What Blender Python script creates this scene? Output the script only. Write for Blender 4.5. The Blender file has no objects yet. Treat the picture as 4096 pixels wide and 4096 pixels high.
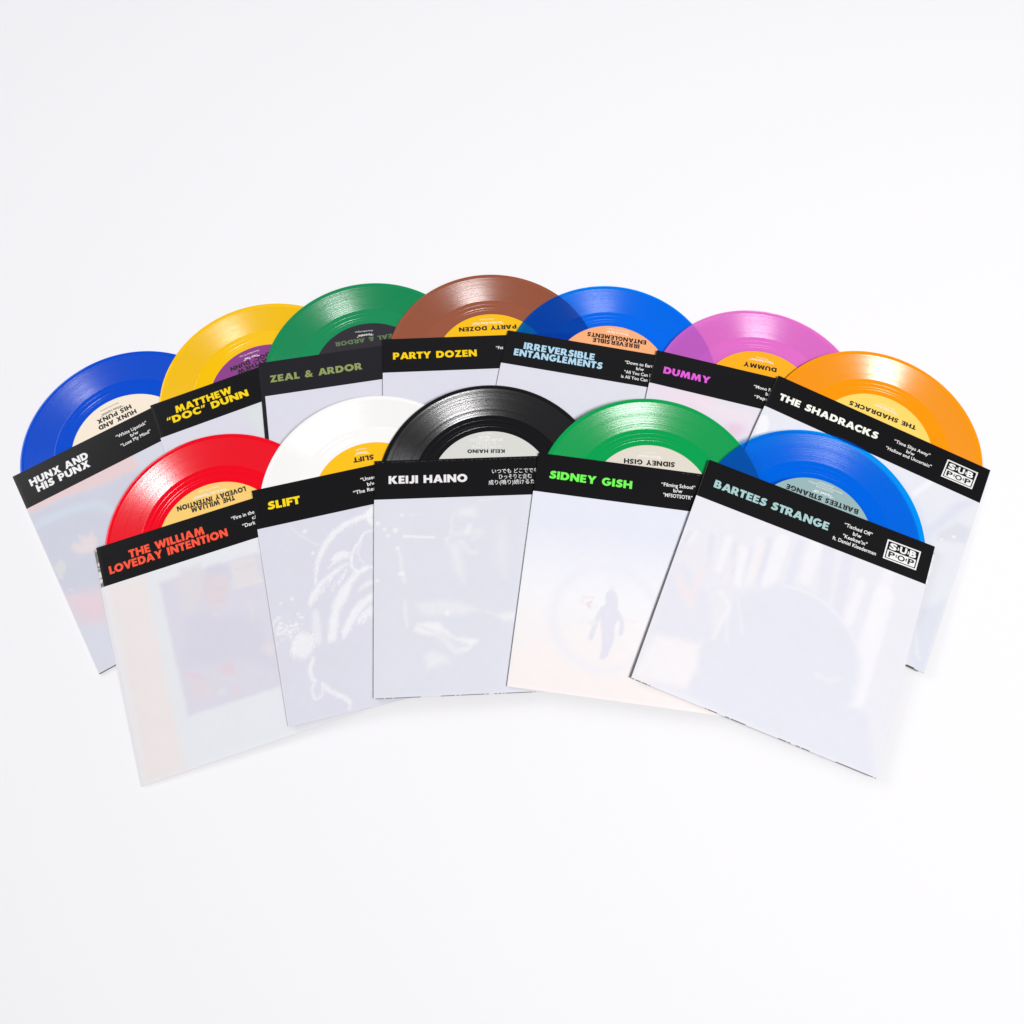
import bpy, math, random
import numpy as np
from mathutils import Matrix, Vector

C = bpy.context.scene
COL = C.collection
MM = 0.001

# ------------------------------------------------------------------ camera
cam_data = bpy.data.cameras.new("camera")
cam = bpy.data.objects.new("camera", cam_data)
COL.objects.link(cam)
cam_data.sensor_width = 36.0
cam_data.lens = 30.471
cam_data.clip_start = 0.01
cam_data.clip_end = 60.0
PITCH, ROLL = 1.216554, 0.010782
cam.matrix_world = (Matrix.Translation((0, 0, 0.63176)) @ Matrix.Rotation(math.pi/2 - PITCH, 4, 'X')
                    @ Matrix.Rotation(ROLL, 4, 'Z'))
C.camera = cam

# ------------------------------------------------------------------ studio light
world = bpy.data.worlds.new("World")
C.world = world
world.use_nodes = True
bg = world.node_tree.nodes["Background"]
bg.inputs[0].default_value = (0.95, 0.955, 1.0, 1)
bg.inputs[1].default_value = 0.12


def softbox(name, loc, target, sx, sy, power, colour):
    d = bpy.data.lights.new(name, 'AREA')
    d.shape = 'RECTANGLE'
    d.size, d.size_y = sx, sy
    d.energy = power
    d.color = colour
    o = bpy.data.objects.new(name, d)
    COL.objects.link(o)
    o.location = loc
    o.rotation_euler = (Vector(target) - Vector(loc)).to_track_quat('-Z', 'Y').to_euler()
    return o


# both boxes are feathered: aimed past the records so that the far side of the paper gets its share
softbox("key_softbox", (0.92, -0.85, 2.80), (-0.9, 6.5, 0), 0.95, 0.9, 141.0, (1.0, 0.99, 0.985))
softbox("fill_softbox", (-2.2, 1.3, 1.75), (-0.1, 0.35, 0), 1.5, 1.2, 19.0, (0.98, 0.985, 1.0))
softbox("backdrop_bounce", (0.15, 2.10, 2.20), (0.1, 0.35, 0), 2.4, 0.9, 1.9, (0.95, 0.95, 1.0))

C.view_settings.view_transform = 'Standard'
C.view_settings.look = 'None'
C.view_settings.exposure = 0.0
C.view_settings.gamma = 1.0
C.view_settings.use_curve_mapping = False
C.cycles.use_denoising = True
C.cycles.max_bounces = 10
C.cycles.transparent_max_bounces = 24


# ------------------------------------------------------------------ helpers
def lin(c):
    return tuple(((v/255.0)/12.92 if v <= 10 else (((v/255.0)+0.055)/1.055)**2.4) for v in c)


def alb(c, k=0.90):
    return tuple(min(0.92, v*k) for v in lin(c))


def link(o, parent=None):
    COL.objects.link(o)
    if parent is not None:
        o.parent = parent
    return o


def mesh_obj(name, verts, faces, mats, parent=None, fmat=None, smooth=False, colour=None):
    me = bpy.data.meshes.new(name)
    me.from_pydata([tuple(v) for v in verts], [], [tuple(f) for f in faces])
    for m in (mats if isinstance(mats, (list, tuple)) else [mats]):
        me.materials.append(m)
    if fmat is not None:
        me.polygons.foreach_set('material_index', np.asarray(fmat, dtype=np.int32))
    if smooth:
        me.polygons.foreach_set('use_smooth', np.ones(len(me.polygons), dtype=bool))
    if colour is not None:
        at = me.color_attributes.new('print', 'FLOAT_COLOR', 'POINT')
        at.data.foreach_set('color', np.concatenate([colour, np.ones((len(colour), 1))], 1).astype(np.float32).ravel())
    me.update()
    return link(bpy.data.objects.new(name, me), parent)


def thing(name, label, cat, group, matrix):
    o = bpy.data.objects.new(name, None)
    COL.objects.link(o)
    o.empty_display_size = 0.02
    o.matrix_world = matrix
    o['label'] = label
    o['category'] = cat
    o['group'] = group
    return o


# ------------------------------------------------------------------ materials
def principled(name, colour, rough=0.5, spec=0.5):
    m = bpy.data.materials.new(name)
    m.use_nodes = True
    b = m.node_tree.nodes['Principled BSDF']
    b.inputs['Base Color'].default_value = (*colour, 1)
    b.inputs['Roughness'].default_value = rough
    b.inputs['Specular IOR Level'].default_value = spec
    return m


def node(nt, typ, **kw):
    n = nt.nodes.new(typ)
    for k, v in kw.items():
        setattr(n, k, v)
    return n


def paper_grain(m, scale, strength, amount=0.0):
    """fine fibre relief and a trace of uneven tone on a paper surface"""
    nt = m.node_tree
    b = nt.nodes['Principled BSDF']
    tc = node(nt, 'ShaderNodeTexCoord')
    nz = node(nt, 'ShaderNodeTexNoise')
    nz.inputs['Scale'].default_value = scale
    nz.inputs['Detail'].default_value = 4
    bp = node(nt, 'ShaderNodeBump')
    bp.inputs['Strength'].default_value = strength
    bp.inputs['Distance'].default_value = 0.0002
    nt.links.new(tc.outputs['Object'], nz.inputs['Vector'])
    nt.links.new(nz.outputs['Fac'], bp.inputs['Height'])
    nt.links.new(bp.outputs['Normal'], b.inputs['Normal'])
    return m


M_TABLE = paper_grain(principled('white_seamless_paper', (0.86, 0.855, 0.878), 0.75, 0.2), 300, 0.06)
M_BAND = paper_grain(principled('black_printed_card', (0.0052, 0.0051, 0.0060), 0.28, 0.35), 900, 0.12)
M_CHARCOAL = paper_grain(principled('charcoal_printed_card', (0.0135, 0.0128, 0.0175), 0.28, 0.35), 900, 0.12)
M_EDGE = principled('raw_card_edge', (0.62, 0.61, 0.63), 0.8, 0.2)
M_WHITE_INK = principled('white_ink', (0.84, 0.84, 0.83), 0.5, 0.3)
M_BLACK_INK = principled('black_ink', (0.014, 0.013, 0.014), 0.5, 0.4)


def vellum_material():
    m = principled('printed_vellum', (0.8, 0.8, 0.85), 0.5, 0.3)
    nt = m.node_tree
    b = nt.nodes['Principled BSDF']
    at = node(nt, 'ShaderNodeVertexColor', layer_name='print')
    nt.links.new(at.outputs['Color'], b.inputs['Base Color'])
    return paper_grain(m, 700, 0.10)


M_VELLUM = vellum_material()


def groove_normal(nt, amp, rough):
    """the cut of the grooves: facets that lean inwards and outwards along the radius"""
    tc = node(nt, 'ShaderNodeTexCoord')
    sx = node(nt, 'ShaderNodeSeparateXYZ')
    nt.links.new(tc.outputs['Object'], sx.inputs[0])
    flat = node(nt, 'ShaderNodeCombineXYZ')
    nt.links.new(sx.outputs[0], flat.inputs[0])
    nt.links.new(sx.outputs[1], flat.inputs[1])
    ln = node(nt, 'ShaderNodeVectorMath', operation='LENGTH')
    nt.links.new(flat.outputs[0], ln.inputs[0])
    nr = node(nt, 'ShaderNodeVectorMath', operation='NORMALIZE')
    nt.links.new(flat.outputs[0], nr.inputs[0])
    k = node(nt, 'ShaderNodeMath', operation='MULTIPLY')
    k.inputs[1].default_value = 90000.0
    nt.links.new(ln.outputs['Value'], k.inputs[0])
    fl = node(nt, 'ShaderNodeMath', operation='FLOOR')
    nt.links.new(k.outputs[0], fl.inputs[0])
    wn = node(nt, 'ShaderNodeTexWhiteNoise', noise_dimensions='1D')
    nt.links.new(fl.outputs[0], wn.inputs['W'])
    pm = node(nt, 'ShaderNodeMath', operation='MULTIPLY_ADD')
    pm.inputs[1].default_value = 0.24
    pm.inputs[2].default_value = 0.78
    nt.links.new(wn.outputs['Value'], pm.inputs[0])
    wn2 = node(nt, 'ShaderNodeTexWhiteNoise', noise_dimensions='1D')
    of = node(nt, 'ShaderNodeMath', operation='ADD')
    of.inputs[1].default_value = 7777.0
    nt.links.new(fl.outputs[0], of.inputs[0])
    nt.links.new(of.outputs[0], wn2.inputs['W'])
    sg = node(nt, 'ShaderNodeMath', operation='COMPARE')
    sg.inputs[1].default_value = 0.0
    sg.inputs[2].default_value = 0.5
    nt.links.new(wn2.outputs['Value'], sg.inputs[0])
    s2 = node(nt, 'ShaderNodeMath', operation='MULTIPLY_ADD')
    s2.inputs[1].default_value = 2.0
    s2.inputs[2].default_value = -1.0
    nt.links.new(sg.outputs[0], s2.inputs[0])
    sp = node(nt, 'ShaderNodeMath', operation='MULTIPLY')
    nt.links.new(pm.outputs[0], sp.inputs[0])
    nt.links.new(s2.outputs[0], sp.inputs[1])
    # louder and quieter passages along the radius
    env = node(nt, 'ShaderNodeTexNoise', noise_dimensions='1D')
    env.inputs['Scale'].default_value = 1500.0
    env.inputs['Detail'].default_value = 3.0
    nt.links.new(ln.outputs['Value'], env.inputs['W'])
    er = node(nt, 'ShaderNodeMapRange')
    er.inputs['From Min'].default_value = 0.3
    er.inputs['From Max'].default_value = 0.7
    er.inputs['To Min'].default_value = amp*(1-rough)
    er.inputs['To Max'].default_value = amp*(1+rough*.5)
    nt.links.new(env.outputs['Fac'], er.inputs['Value'])
    sl = node(nt, 'ShaderNodeMath', operation='MULTIPLY')
    nt.links.new(sp.outputs[0], sl.inputs[0])
    nt.links.new(er.outputs[0], sl.inputs[1])
    rs = node(nt, 'ShaderNodeVectorMath', operation='SCALE')
    nt.links.new(nr.outputs[0], rs.inputs[0])
    nt.links.new(sl.outputs[0], rs.inputs['Scale'])
    ad = node(nt, 'ShaderNodeVectorMath', operation='ADD')
    nt.links.new(rs.outputs[0], ad.inputs[0])
    ad.inputs[1].default_value = (0, 0, 1)
    vt = node(nt, 'ShaderNodeVectorTransform', vector_type='NORMAL', convert_from='OBJECT', convert_to='WORLD')
    nt.links.new(ad.outputs[0], vt.inputs[0])
    nn = node(nt, 'ShaderNodeVectorMath', operation='NORMALIZE')
    nt.links.new(vt.outputs[0], nn.inputs[0])
    return nn.outputs[0]


def vinyl(name, colour, grooved, clear=0.0, tint=None, amp=0.60, uneven=0.14):
    m = bpy.data.materials.new(name)
    m.use_nodes = True
    nt = m.node_tree
    b = nt.nodes['Principled BSDF']
    b.inputs['Base Color'].default_value = (*colour, 1)
    b.inputs['Roughness'].default_value = 0.6
    b.inputs['Specular IOR Level'].default_value = 0.0
    b.inputs['Coat Weight'].default_value = 1.0
    b.inputs['Coat IOR'].default_value = 1.85 if grooved else 1.5
    b.inputs['Coat Roughness'].default_value = 0.235 if grooved else 0.08
    if grooved:
        nt.links.new(groove_normal(nt, amp, uneven), b.inputs['Coat Normal'])
    if clear > 0:
        t = node(nt, 'ShaderNodeBsdfTransparent')
        t.inputs[0].default_value = (*tint, 1)
        mx = node(nt, 'ShaderNodeMixShader')
        mx.inputs[0].default_value = clear
        out = nt.nodes['Material Output']
        nt.links.new(b.outputs[0], mx.inputs[1])
        nt.links.new(t.outputs[0], mx.inputs[2])
        nt.links.new(mx.outputs[0], out.inputs[0])
    return m


# ------------------------------------------------------------------ lettering: heavy geometric capitals drawn as outlines (cap height 1)
def arc(cx, cy, rx, ry, a0, a1, n=14):
    return [(cx + rx*math.cos(math.radians(a0 + (a1-a0)*i/n)), cy + ry*math.sin(math.radians(a0 + (a1-a0)*i/n))) for i in range(n+1)]


def spline(pts, n=6):
    P = [pts[0]] + list(pts) + [pts[-1]]
    out = []
    for i in range(1, len(P)-2):
        p0, p1, p2, p3 = P[i-1], P[i], P[i+1], P[i+2]
        for k in range(n):
            t = k/n
            out.append(tuple(0.5*(2*p1[d] + (p2[d]-p0[d])*t + (2*p0[d]-5*p1[d]+4*p2[d]-p3[d])*t*t
                                  + (3*p1[d]-p0[d]-3*p2[d]+p3[d])*t**3) for d in (0, 1)))
    out.append(tuple(pts[-1]))
    return out


def ribbon(pts, w):
    a, b = [], []
    for i, p in enumerate(pts):
        q, r = pts[max(0, i-1)], pts[min(len(pts)-1, i+1)]
        dx, dy = r[0]-q[0], r[1]-q[1]
        l = math.hypot(dx, dy) or 1
        a.append((p[0]-dy/l*w/2, p[1]+dx/l*w/2))
        b.append((p[0]+dy/l*w/2, p[1]-dx/l*w/2))
    return a + b[::-1]


S_LINE = spline([(0.74, 0.79), (0.60, 0.87), (0.42, 0.87), (0.26, 0.80), (0.22, 0.69), (0.30, 0.58), (0.46, 0.51),
                 (0.62, 0.43), (0.67, 0.31), (0.58, 0.18), (0.40, 0.13), (0.22, 0.15), (0.04, 0.24)])
GLYPH = {   # width, [outline, holes...]
    'A': (1.14, [[(0, 0), (.40, 1), (.74, 1), (1.14, 0), (.80, 0), (.73, .19), (.41, .19), (.34, 0)], [(.48, .40), (.66, .40), (.57, .67)]]),
    'B': (.88, [[(0, 0), (0, 1), (.44, 1)] + arc(.50, .745, .27, .255, 90, -50) + arc(.56, .30, .32, .30, 55, -90) + [(.5, 0)],
                [(.31, .60), (.31, .79), (.40, .79)] + arc(.41, .695, .09, .095, 90, -90), [(.31, .21), (.31, .40), (.44, .40)] + arc(.46, .305, .10, .095, 90, -90)]),
    'C': (.92, [arc(.54, .5, .54, .52, 48, 312, 30) + [(.90, .36)] + arc(.58, .5, .27, .25, 300, 60, 20) + [(.90, .64)]]),
    'D': (1.02, [[(0, 0), (0, 1), (.42, 1)] + arc(.47, .5, .55, .5, 90, -90, 24), [(.31, .26), (.31, .74), (.42, .74)] + arc(.44, .5, .24, .24, 90, -90)]),
    'E': (.72, [[(0, 0), (0, 1), (.70, 1), (.70, .77), (.31, .77), (.31, .62), (.66, .62), (.66, .39), (.31, .39), (.31, .23), (.72, .23), (.72, 0)]]),
    'F': (.68, [[(0, 0), (0, 1), (.68, 1), (.68, .76), (.31, .76), (.31, .60), (.65, .60), (.65, .37), (.31, .37), (.31, 0)]]),
    'G': (1.10, [arc(.56, .5, .56, .52, 42, 360, 34) + [(1.12, .56), (.58, .56), (.58, .36), (.80, .36)] + arc(.57, .5, .27, .26, 320, 52, 18)]),
    'H': (1.02, [[(0, 0), (0, 1), (.31, 1), (.31, .63), (.71, .63), (.71, 1), (1.02, 1), (1.02, 0), (.71, 0), (.71, .38), (.31, .38), (.31, 0)]]),
    'I': (.31, [[(0, 0), (0, 1), (.31, 1), (.31, 0)]]),
    'J': (.62, [[(.31, 1), (.62, 1)] + arc(.30, .30, .32, .34, 0, -100) + [(.0, .02), (.06, .26)] + arc(.19, .34, .12, .11, -110, 0, 6)]),
    'K': (1.06, [[(0, 0), (0, 1), (.31, 1), (.31, .62), (.60, 1), (1.0, 1), (.63, .53), (1.06, 0), (.66, 0), (.31, .45), (.31, 0)]]),
    'L': (.66, [[(0, 0), (0, 1), (.31, 1), (.31, .25), (.66, .25), (.66, 0)]]),
    'M': (1.30, [[(0, 0), (.15, 1), (.46, 1), (.65, .52), (.84, 1), (1.15, 1), (1.30, 0), (.98, 0), (.91, .54), (.72, 0), (.58, 0), (.39, .54), (.32, 0)]]),
    'N': (1.06, [[(0, 0), (0, 1), (.30, 1), (.76, .45), (.76, 1), (1.06, 1), (1.06, 0), (.76, 0), (.30, .55), (.30, 0)]]),
    'O': (1.20, [arc(.60, .5, .60, .52, 0, 354, 40), arc(.60, .5, .27, .25, 0, 350, 28)]),
    'P': (.82, [[(0, 0), (0, 1), (.46, 1)] + arc(.49, .67, .33, .33, 90, -90) + [(.31, .34), (.31, 0)], [(.31, .56), (.31, .78), (.40, .78)] + arc(.42, .67, .11, .11, 90, -90)]),
    'R': (.95, [[(0, 0), (0, 1), (.46, 1)] + arc(.50, .69, .32, .31, 90, -55) + [(.95, 0), (.58, 0), (.33, .36), (.31, .36), (.31, 0)], [(.31, .55), (.31, .79), (.40, .79)] + arc(.42, .67, .11, .12, 90, -90)]),
    'S': (.80, [ribbon(S_LINE, .27)]),
    'T': (.80, [[(0, 1), (.80, 1), (.80, .74), (.555, .74), (.555, 0), (.245, 0), (.245, .74), (0, .74)]]),
    'U': (.98, [[(0, 1), (.31, 1)] + arc(.49, .40, .18, .16, 180, 360, 12) + [(.67, 1), (.98, 1)] + arc(.49, .42, .49, .44, 0, -180, 24)]),
    'V': (1.10, [[(0, 1), (.34, 1), (.55, .45), (.76, 1), (1.10, 1), (.69, 0), (.41, 0)]]),
    'W': (1.56, [[(0, 1), (.33, 1), (.48, .47), (.66, 1), (.90, 1), (1.08, .47), (1.23, 1), (1.56, 1), (1.22, 0), (.96, 0), (.78, .50), (.60, 0), (.34, 0)]]),
    'X': (1.10, [[(0, 0), (.35, .52), (.04, 1), (.41, 1), (.55, .75), (.70, 1), (1.06, 1), (.75, .52), (1.10, 0), (.73, 0), (.55, .29), (.37, 0)]]),
    'Y': (1.08, [[(0, 1), (.36, 1), (.54, .68), (.72, 1), (1.08, 1), (.70, .42), (.70, 0), (.38, 0), (.38, .42)]]),
    'Z': (.88, [[(0, 0), (.42, .76), (.05, .76), (.05, 1), (.88, 1), (.46, .24), (.86, .24), (.86, 0)]]),
    '&': (1.06, [[(1.06, .0), (.72, 0), (.64, .08), (.50, 0), (.36, -.02), (.16, .02), (.03, .14), (.02, .30), (.09, .43), (.23, .52), (.16, .64), (.17, .80), (.28, .95), (.47, 1.02),
                         (.66, .97), (.77, .83), (.76, .67), (.66, .54), (.57, .48), (.67, .36), (.78, .50), (1.02, .50), (.94, .34), (.84, .21)],
                 [(.37, .39), (.30, .30), (.33, .22), (.42, .19), (.51, .23)], [(.46, .62), (.55, .70), (.55, .80), (.48, .84), (.41, .79), (.40, .71)]]),
    '“': (.52, [[(.0, .62), (.14, 1), (.28, 1), (.18, .62)], ]),
    '”': (.52, [[(.0, .62), (.10, 1), (.28, 1), (.14, .62)], ]),
}


def glyph_loops(text):
    loops, x = [], 0.0
    tight = {'AY', 'AV', 'VE', 'LO', 'OV', 'DA', 'YN', 'TY', 'LT', 'FT', 'AT', 'TA', 'RA', 'AR', 'WI', 'RT', 'AC', 'VA', 'TR', 'OV'}
    for i, ch in enumerate(text):
        if ch == ' ':
            x += 0.55
            continue
        w, ls = GLYPH[ch]
        if i and text[i-1] + ch in tight:
            x -= 0.08
        for l in ls:
            loops.append([(px + x, py) for px, py in l])
        if ch in '“”':
            loops.append([(px + x + .25, py) for px, py in ls[0]])
        x += w + 0.105
    return loops, x - 0.105


def curve_to_arrays(cu):
    o = bpy.data.objects.new('outline', cu)
    COL.objects.link(o)
    bpy.context.view_layer.update()
    dg = bpy.context.evaluated_depsgraph_get()
    me = o.evaluated_get(dg).to_mesh()
    v = np.array([tuple(p.co) for p in me.vertices]).reshape(-1, 3)
    f = [tuple(p.vertices) for p in me.polygons]
    o.evaluated_get(dg).to_mesh_clear()
    bpy.data.objects.remove(o)
    bpy.data.curves.remove(cu)
    return v, f


_cache = {}


def loops_arrays(loops, key):
    if key in _cache:
        return _cache[key]
    cu = bpy.data.curves.new('outline', 'CURVE')
    cu.dimensions = '2D'
    cu.fill_mode = 'BOTH'
    for l in loops:
        s = cu.splines.new('POLY')
        s.points.add(len(l)-1)
        for p, q in zip(s.points, l):
            p.co = (q[0], q[1], 0, 1)
        s.use_cyclic_u = True
    _cache[key] = curve_to_arrays(cu)
    return _cache[key]


def text_arrays(text, bold):
    cu = bpy.data.curves.new('outline', 'FONT')
    cu.body = text
    cu.size = 1.0
    cu.offset = bold
    cu.space_character = 1.0 + 2.0*bold
    cu.resolution_u = 3
    return curve_to_arrays(cu)


CAP = 0.72    # cap height of the built-in face at size 1


class Lettering:
    """collects lines of one ink into one mesh"""
    def __init__(self, z):
        self.v, self.f, self.z, self.n = [], [], z, 0

    def add(self, v, f, p0, p1, cap, width):
        """v in units of cap height and natural width; laid from p0 to p1 along the foot line"""
        dx, dy = p1[0]-p0[0], p1[1]-p0[1]
        l = math.hypot(dx, dy)
        ux, uy = dx/l, dy/l
        for x, y, _ in v:
            a, b = x/width*l, y*cap
            self.v.append((p0[0] + ux*a - uy*b, p0[1] + uy*a + ux*b, self.z))
        for q in f:
            a, b, c = (self.v[self.n+q[0]], self.v[self.n+q[1]], self.v[self.n+q[2]])
            up = (b[0]-a[0])*(c[1]-a[1]) - (b[1]-a[1])*(c[0]-a[0])
            idx = [self.n+i for i in q]
            self.f.append(idx if up > 0 else idx[::-1])
        self.n += len(v)

    def caps(self, text, p0, p1, cap):
        loops, w = glyph_loops(text)
        v, f = loops_arrays(loops, text)
        self.add(v, f, p0, p1, cap, w)

    def small(self, text, p0, p1, cap, bold=0.022):
        v, f = text_arrays(text, bold)
        if len(v) == 0:
            return
        v = v.copy()
        v[:, 0] -= v[:, 0].min()
        w = v[:, 0].max()
        v[:, 1] /= CAP
        self.add(v, f, p0, p1, cap, w)

    def build(self, name, mat, parent):
        return mesh_obj(name, [(x*MM, y*MM, z*MM) for x, y, z in self.v], self.f, mat, parent)


# ------------------------------------------------------------------ measured layout (millimetres)
# top left corner x, y, turn in degrees, record centre (across, down) on the sleeve, resting plane z = a + bx + cy
LAYOUT = {
'hunx':(-392.40,257.93,31.757,90.20,-24.00,0.000,0.00000,0.00000),
'matthew':(-292.52,319.70,24.258,90.38,-27.36,1.989,-0.01724,-0.01067),
'zeal':(-209.55,359.02,10.850,90.12,-23.70,4.589,-0.01724,-0.01067),
'party':(-108.70,381.87,4.268,89.98,-26.18,7.634,-0.03218,-0.01353),
'irrev':(-5.10,392.55,-9.262,90.38,-25.97,10.327,-0.03084,-0.01375),
'dummy':(118.37,375.67,-13.800,89.73,-25.09,12.830,-0.02709,-0.01467),
'shad':(216.53,352.54,-26.368,90.11,-24.03,17.519,-0.03764,-0.01208),
'william':(-313.09,197.92,19.467,90.31,-24.94,1.548,0.01099,0.04416),
'slift':(-199.02,242.77,14.148,89.84,-27.89,2.466,-0.01512,0.03493),
'keiji':(-106.29,267.34,3.339,89.28,-25.12,5.486,-0.02727,0.03186),
'sidney':(20.11,276.19,-7.050,89.56,-28.49,8.275,-0.01383,0.03020),
'bartees':(151.65,271.21,-21.424,90.24,-28.92,14.867,-0.03949,0.03338),
}
W, H, BAND, R = 180.2, 180.3, 31.7, 87.5
LABEL_LINES={
'hunx':[
  ('HUNX AND', 'N', 15.3, 30.1, -16.5, 30.8),
  ('HIS PUNX', 'N', 13.4, 36.1, -15.4, 36.4),
  ('“White Lipstick”', 's', 8.2, 39.2, -10.9, 39.3),
  ('Written by Hunx and His Punx', 't', 6.0, 42.7, -9.8, 43.0),
],
'matthew':[
  ('MATTHEW', 'N', 14.6, 33.7, -17.2, 31.4),
  ('“DOC” DUNN', 'N', 14.9, 38.3, -21.5, 36.2),
  ('“Your Feel”', 's', 4.7, 39.7, -8.9, 39.9),
  ('Written by Matthew “Doc” Dunn', 't', 5.8, 43.3, -11.0, 43.4),
],
'zeal':[
  ('ZEAL & ARDOR', 'N', 25.6, 33.9, -26.5, 33.4),
  ('“Firewake”', 's', 6.0, 37.2, -7.7, 37.0),
  ('Written by Manuel Gagneux', 't', 6.3, 40.2, -8.8, 40.8),
],
'party':[
  ('PARTY DOZEN', 'N', 21.6, 36.4, -26.6, 35.2),
  ('“Fat Hans Gone Mad”', 's', 11.0, 39.9, -15.3, 39.3),
  ('Written by Party Dozen', 't', 3.3, 43.0, -8.7, 42.7),
],
'irrev':[
  ('IRREVERSIBLE', 'N', 19.8, 33.6, -19.4, 32.8),
  ('ENTANGLEMENTS', 'N', 24.9, 38.5, -24.6, 37.5),
  ('“Down to Earth”', 's', 10.0, 42.1, -9.5, 42.0),
  ('Written by Irreversible Entanglements', 't', 9.7, 44.5, -9.3, 44.5),
],
'dummy':[
  ('DUMMY', 'N', 9.6, 34.9, -17.9, 33.8),
  ('“Mono Retriever”', 's', 6.5, 39.9, -14.2, 38.7),
  ('Written by Dummy', 't', 1.3, 41.3, -8.5, 41.2),
],
'shad':[
  ('THE SHADRACKS', 'N', 25.6, 33.9, -29.9, 30.5),
  ('“Time Slips Away”', 's', 8.9, 37.9, -11.6, 37.2),
  ('Written by The Shadracks', 't', 5.1, 40.2, -8.6, 39.3),
],
'william':[
  ('THE WILLIAM', 'N', 18.0, 32.3, -15.7, 33.0),
  ('LOVEDAY INTENTION', 'N', 27.7, 36.7, -25.9, 37.5),
  ('“Fire in the Mountains”', 's', 14.4, 40.1, -12.9, 40.6),
  ('Written by William Loveday', 't', 8.5, 43.6, -7.6, 44.2),
],
'slift':[
  ('SLIFT', 'N', 6.1, 36.6, -10.0, 37.2),
  ('“Unseen”', 's', 3.1, 40.3, -7.9, 41.0),
  ('Written by SLIFT', 't', 1.7, 43.3, -6.8, 43.8),
],
'keiji':[
  ('KEIJI HAINO', 'N', 11.4, 31.7, -17.7, 32.5),
  ('いつでも どこででも', 'j', 8.1, 35.2, -14.0, 35.7),
  ('ひっそりと企む', 'j', 5.0, 38.3, -11.3, 38.5),
  ('成り(鳴り)続けるために', 'j', 10.2, 40.9, -16.0, 41.5),
  ('Part One', 's', 0.2, 43.5, -8.9, 43.6),
  ('Written by Keiji Haino', 't', 2.3, 45.8, -9.0, 46.0),
],
'sidney':[
  ('SIDNEY GISH', 'N', 16.1, 35.5, -23.5, 33.3),
  ('“Filming School”', 's', 5.6, 38.9, -13.5, 37.9),
  ('Written by Sidney Gish', 't', 1.8, 41.4, -10.0, 40.8),
],
'bartees':[
  ('BARTEES STRANGE', 'N', 28.5, 35.0, -28.6, 33.8),
  ('“Tisched Off”', 's', 7.6, 38.2, -8.7, 37.6),
  ('Written by Bartees Strange', 't', 6.3, 41.5, -7.2, 41.0),
  ('Additional writing by Chris Connors, Steph Marziano', 't', 13.4, 43.3, -13.8, 42.9),
  ('and Daniel Kleederman', 't', 5.7, 45.3, -6.7, 44.9),
],
}
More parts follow.
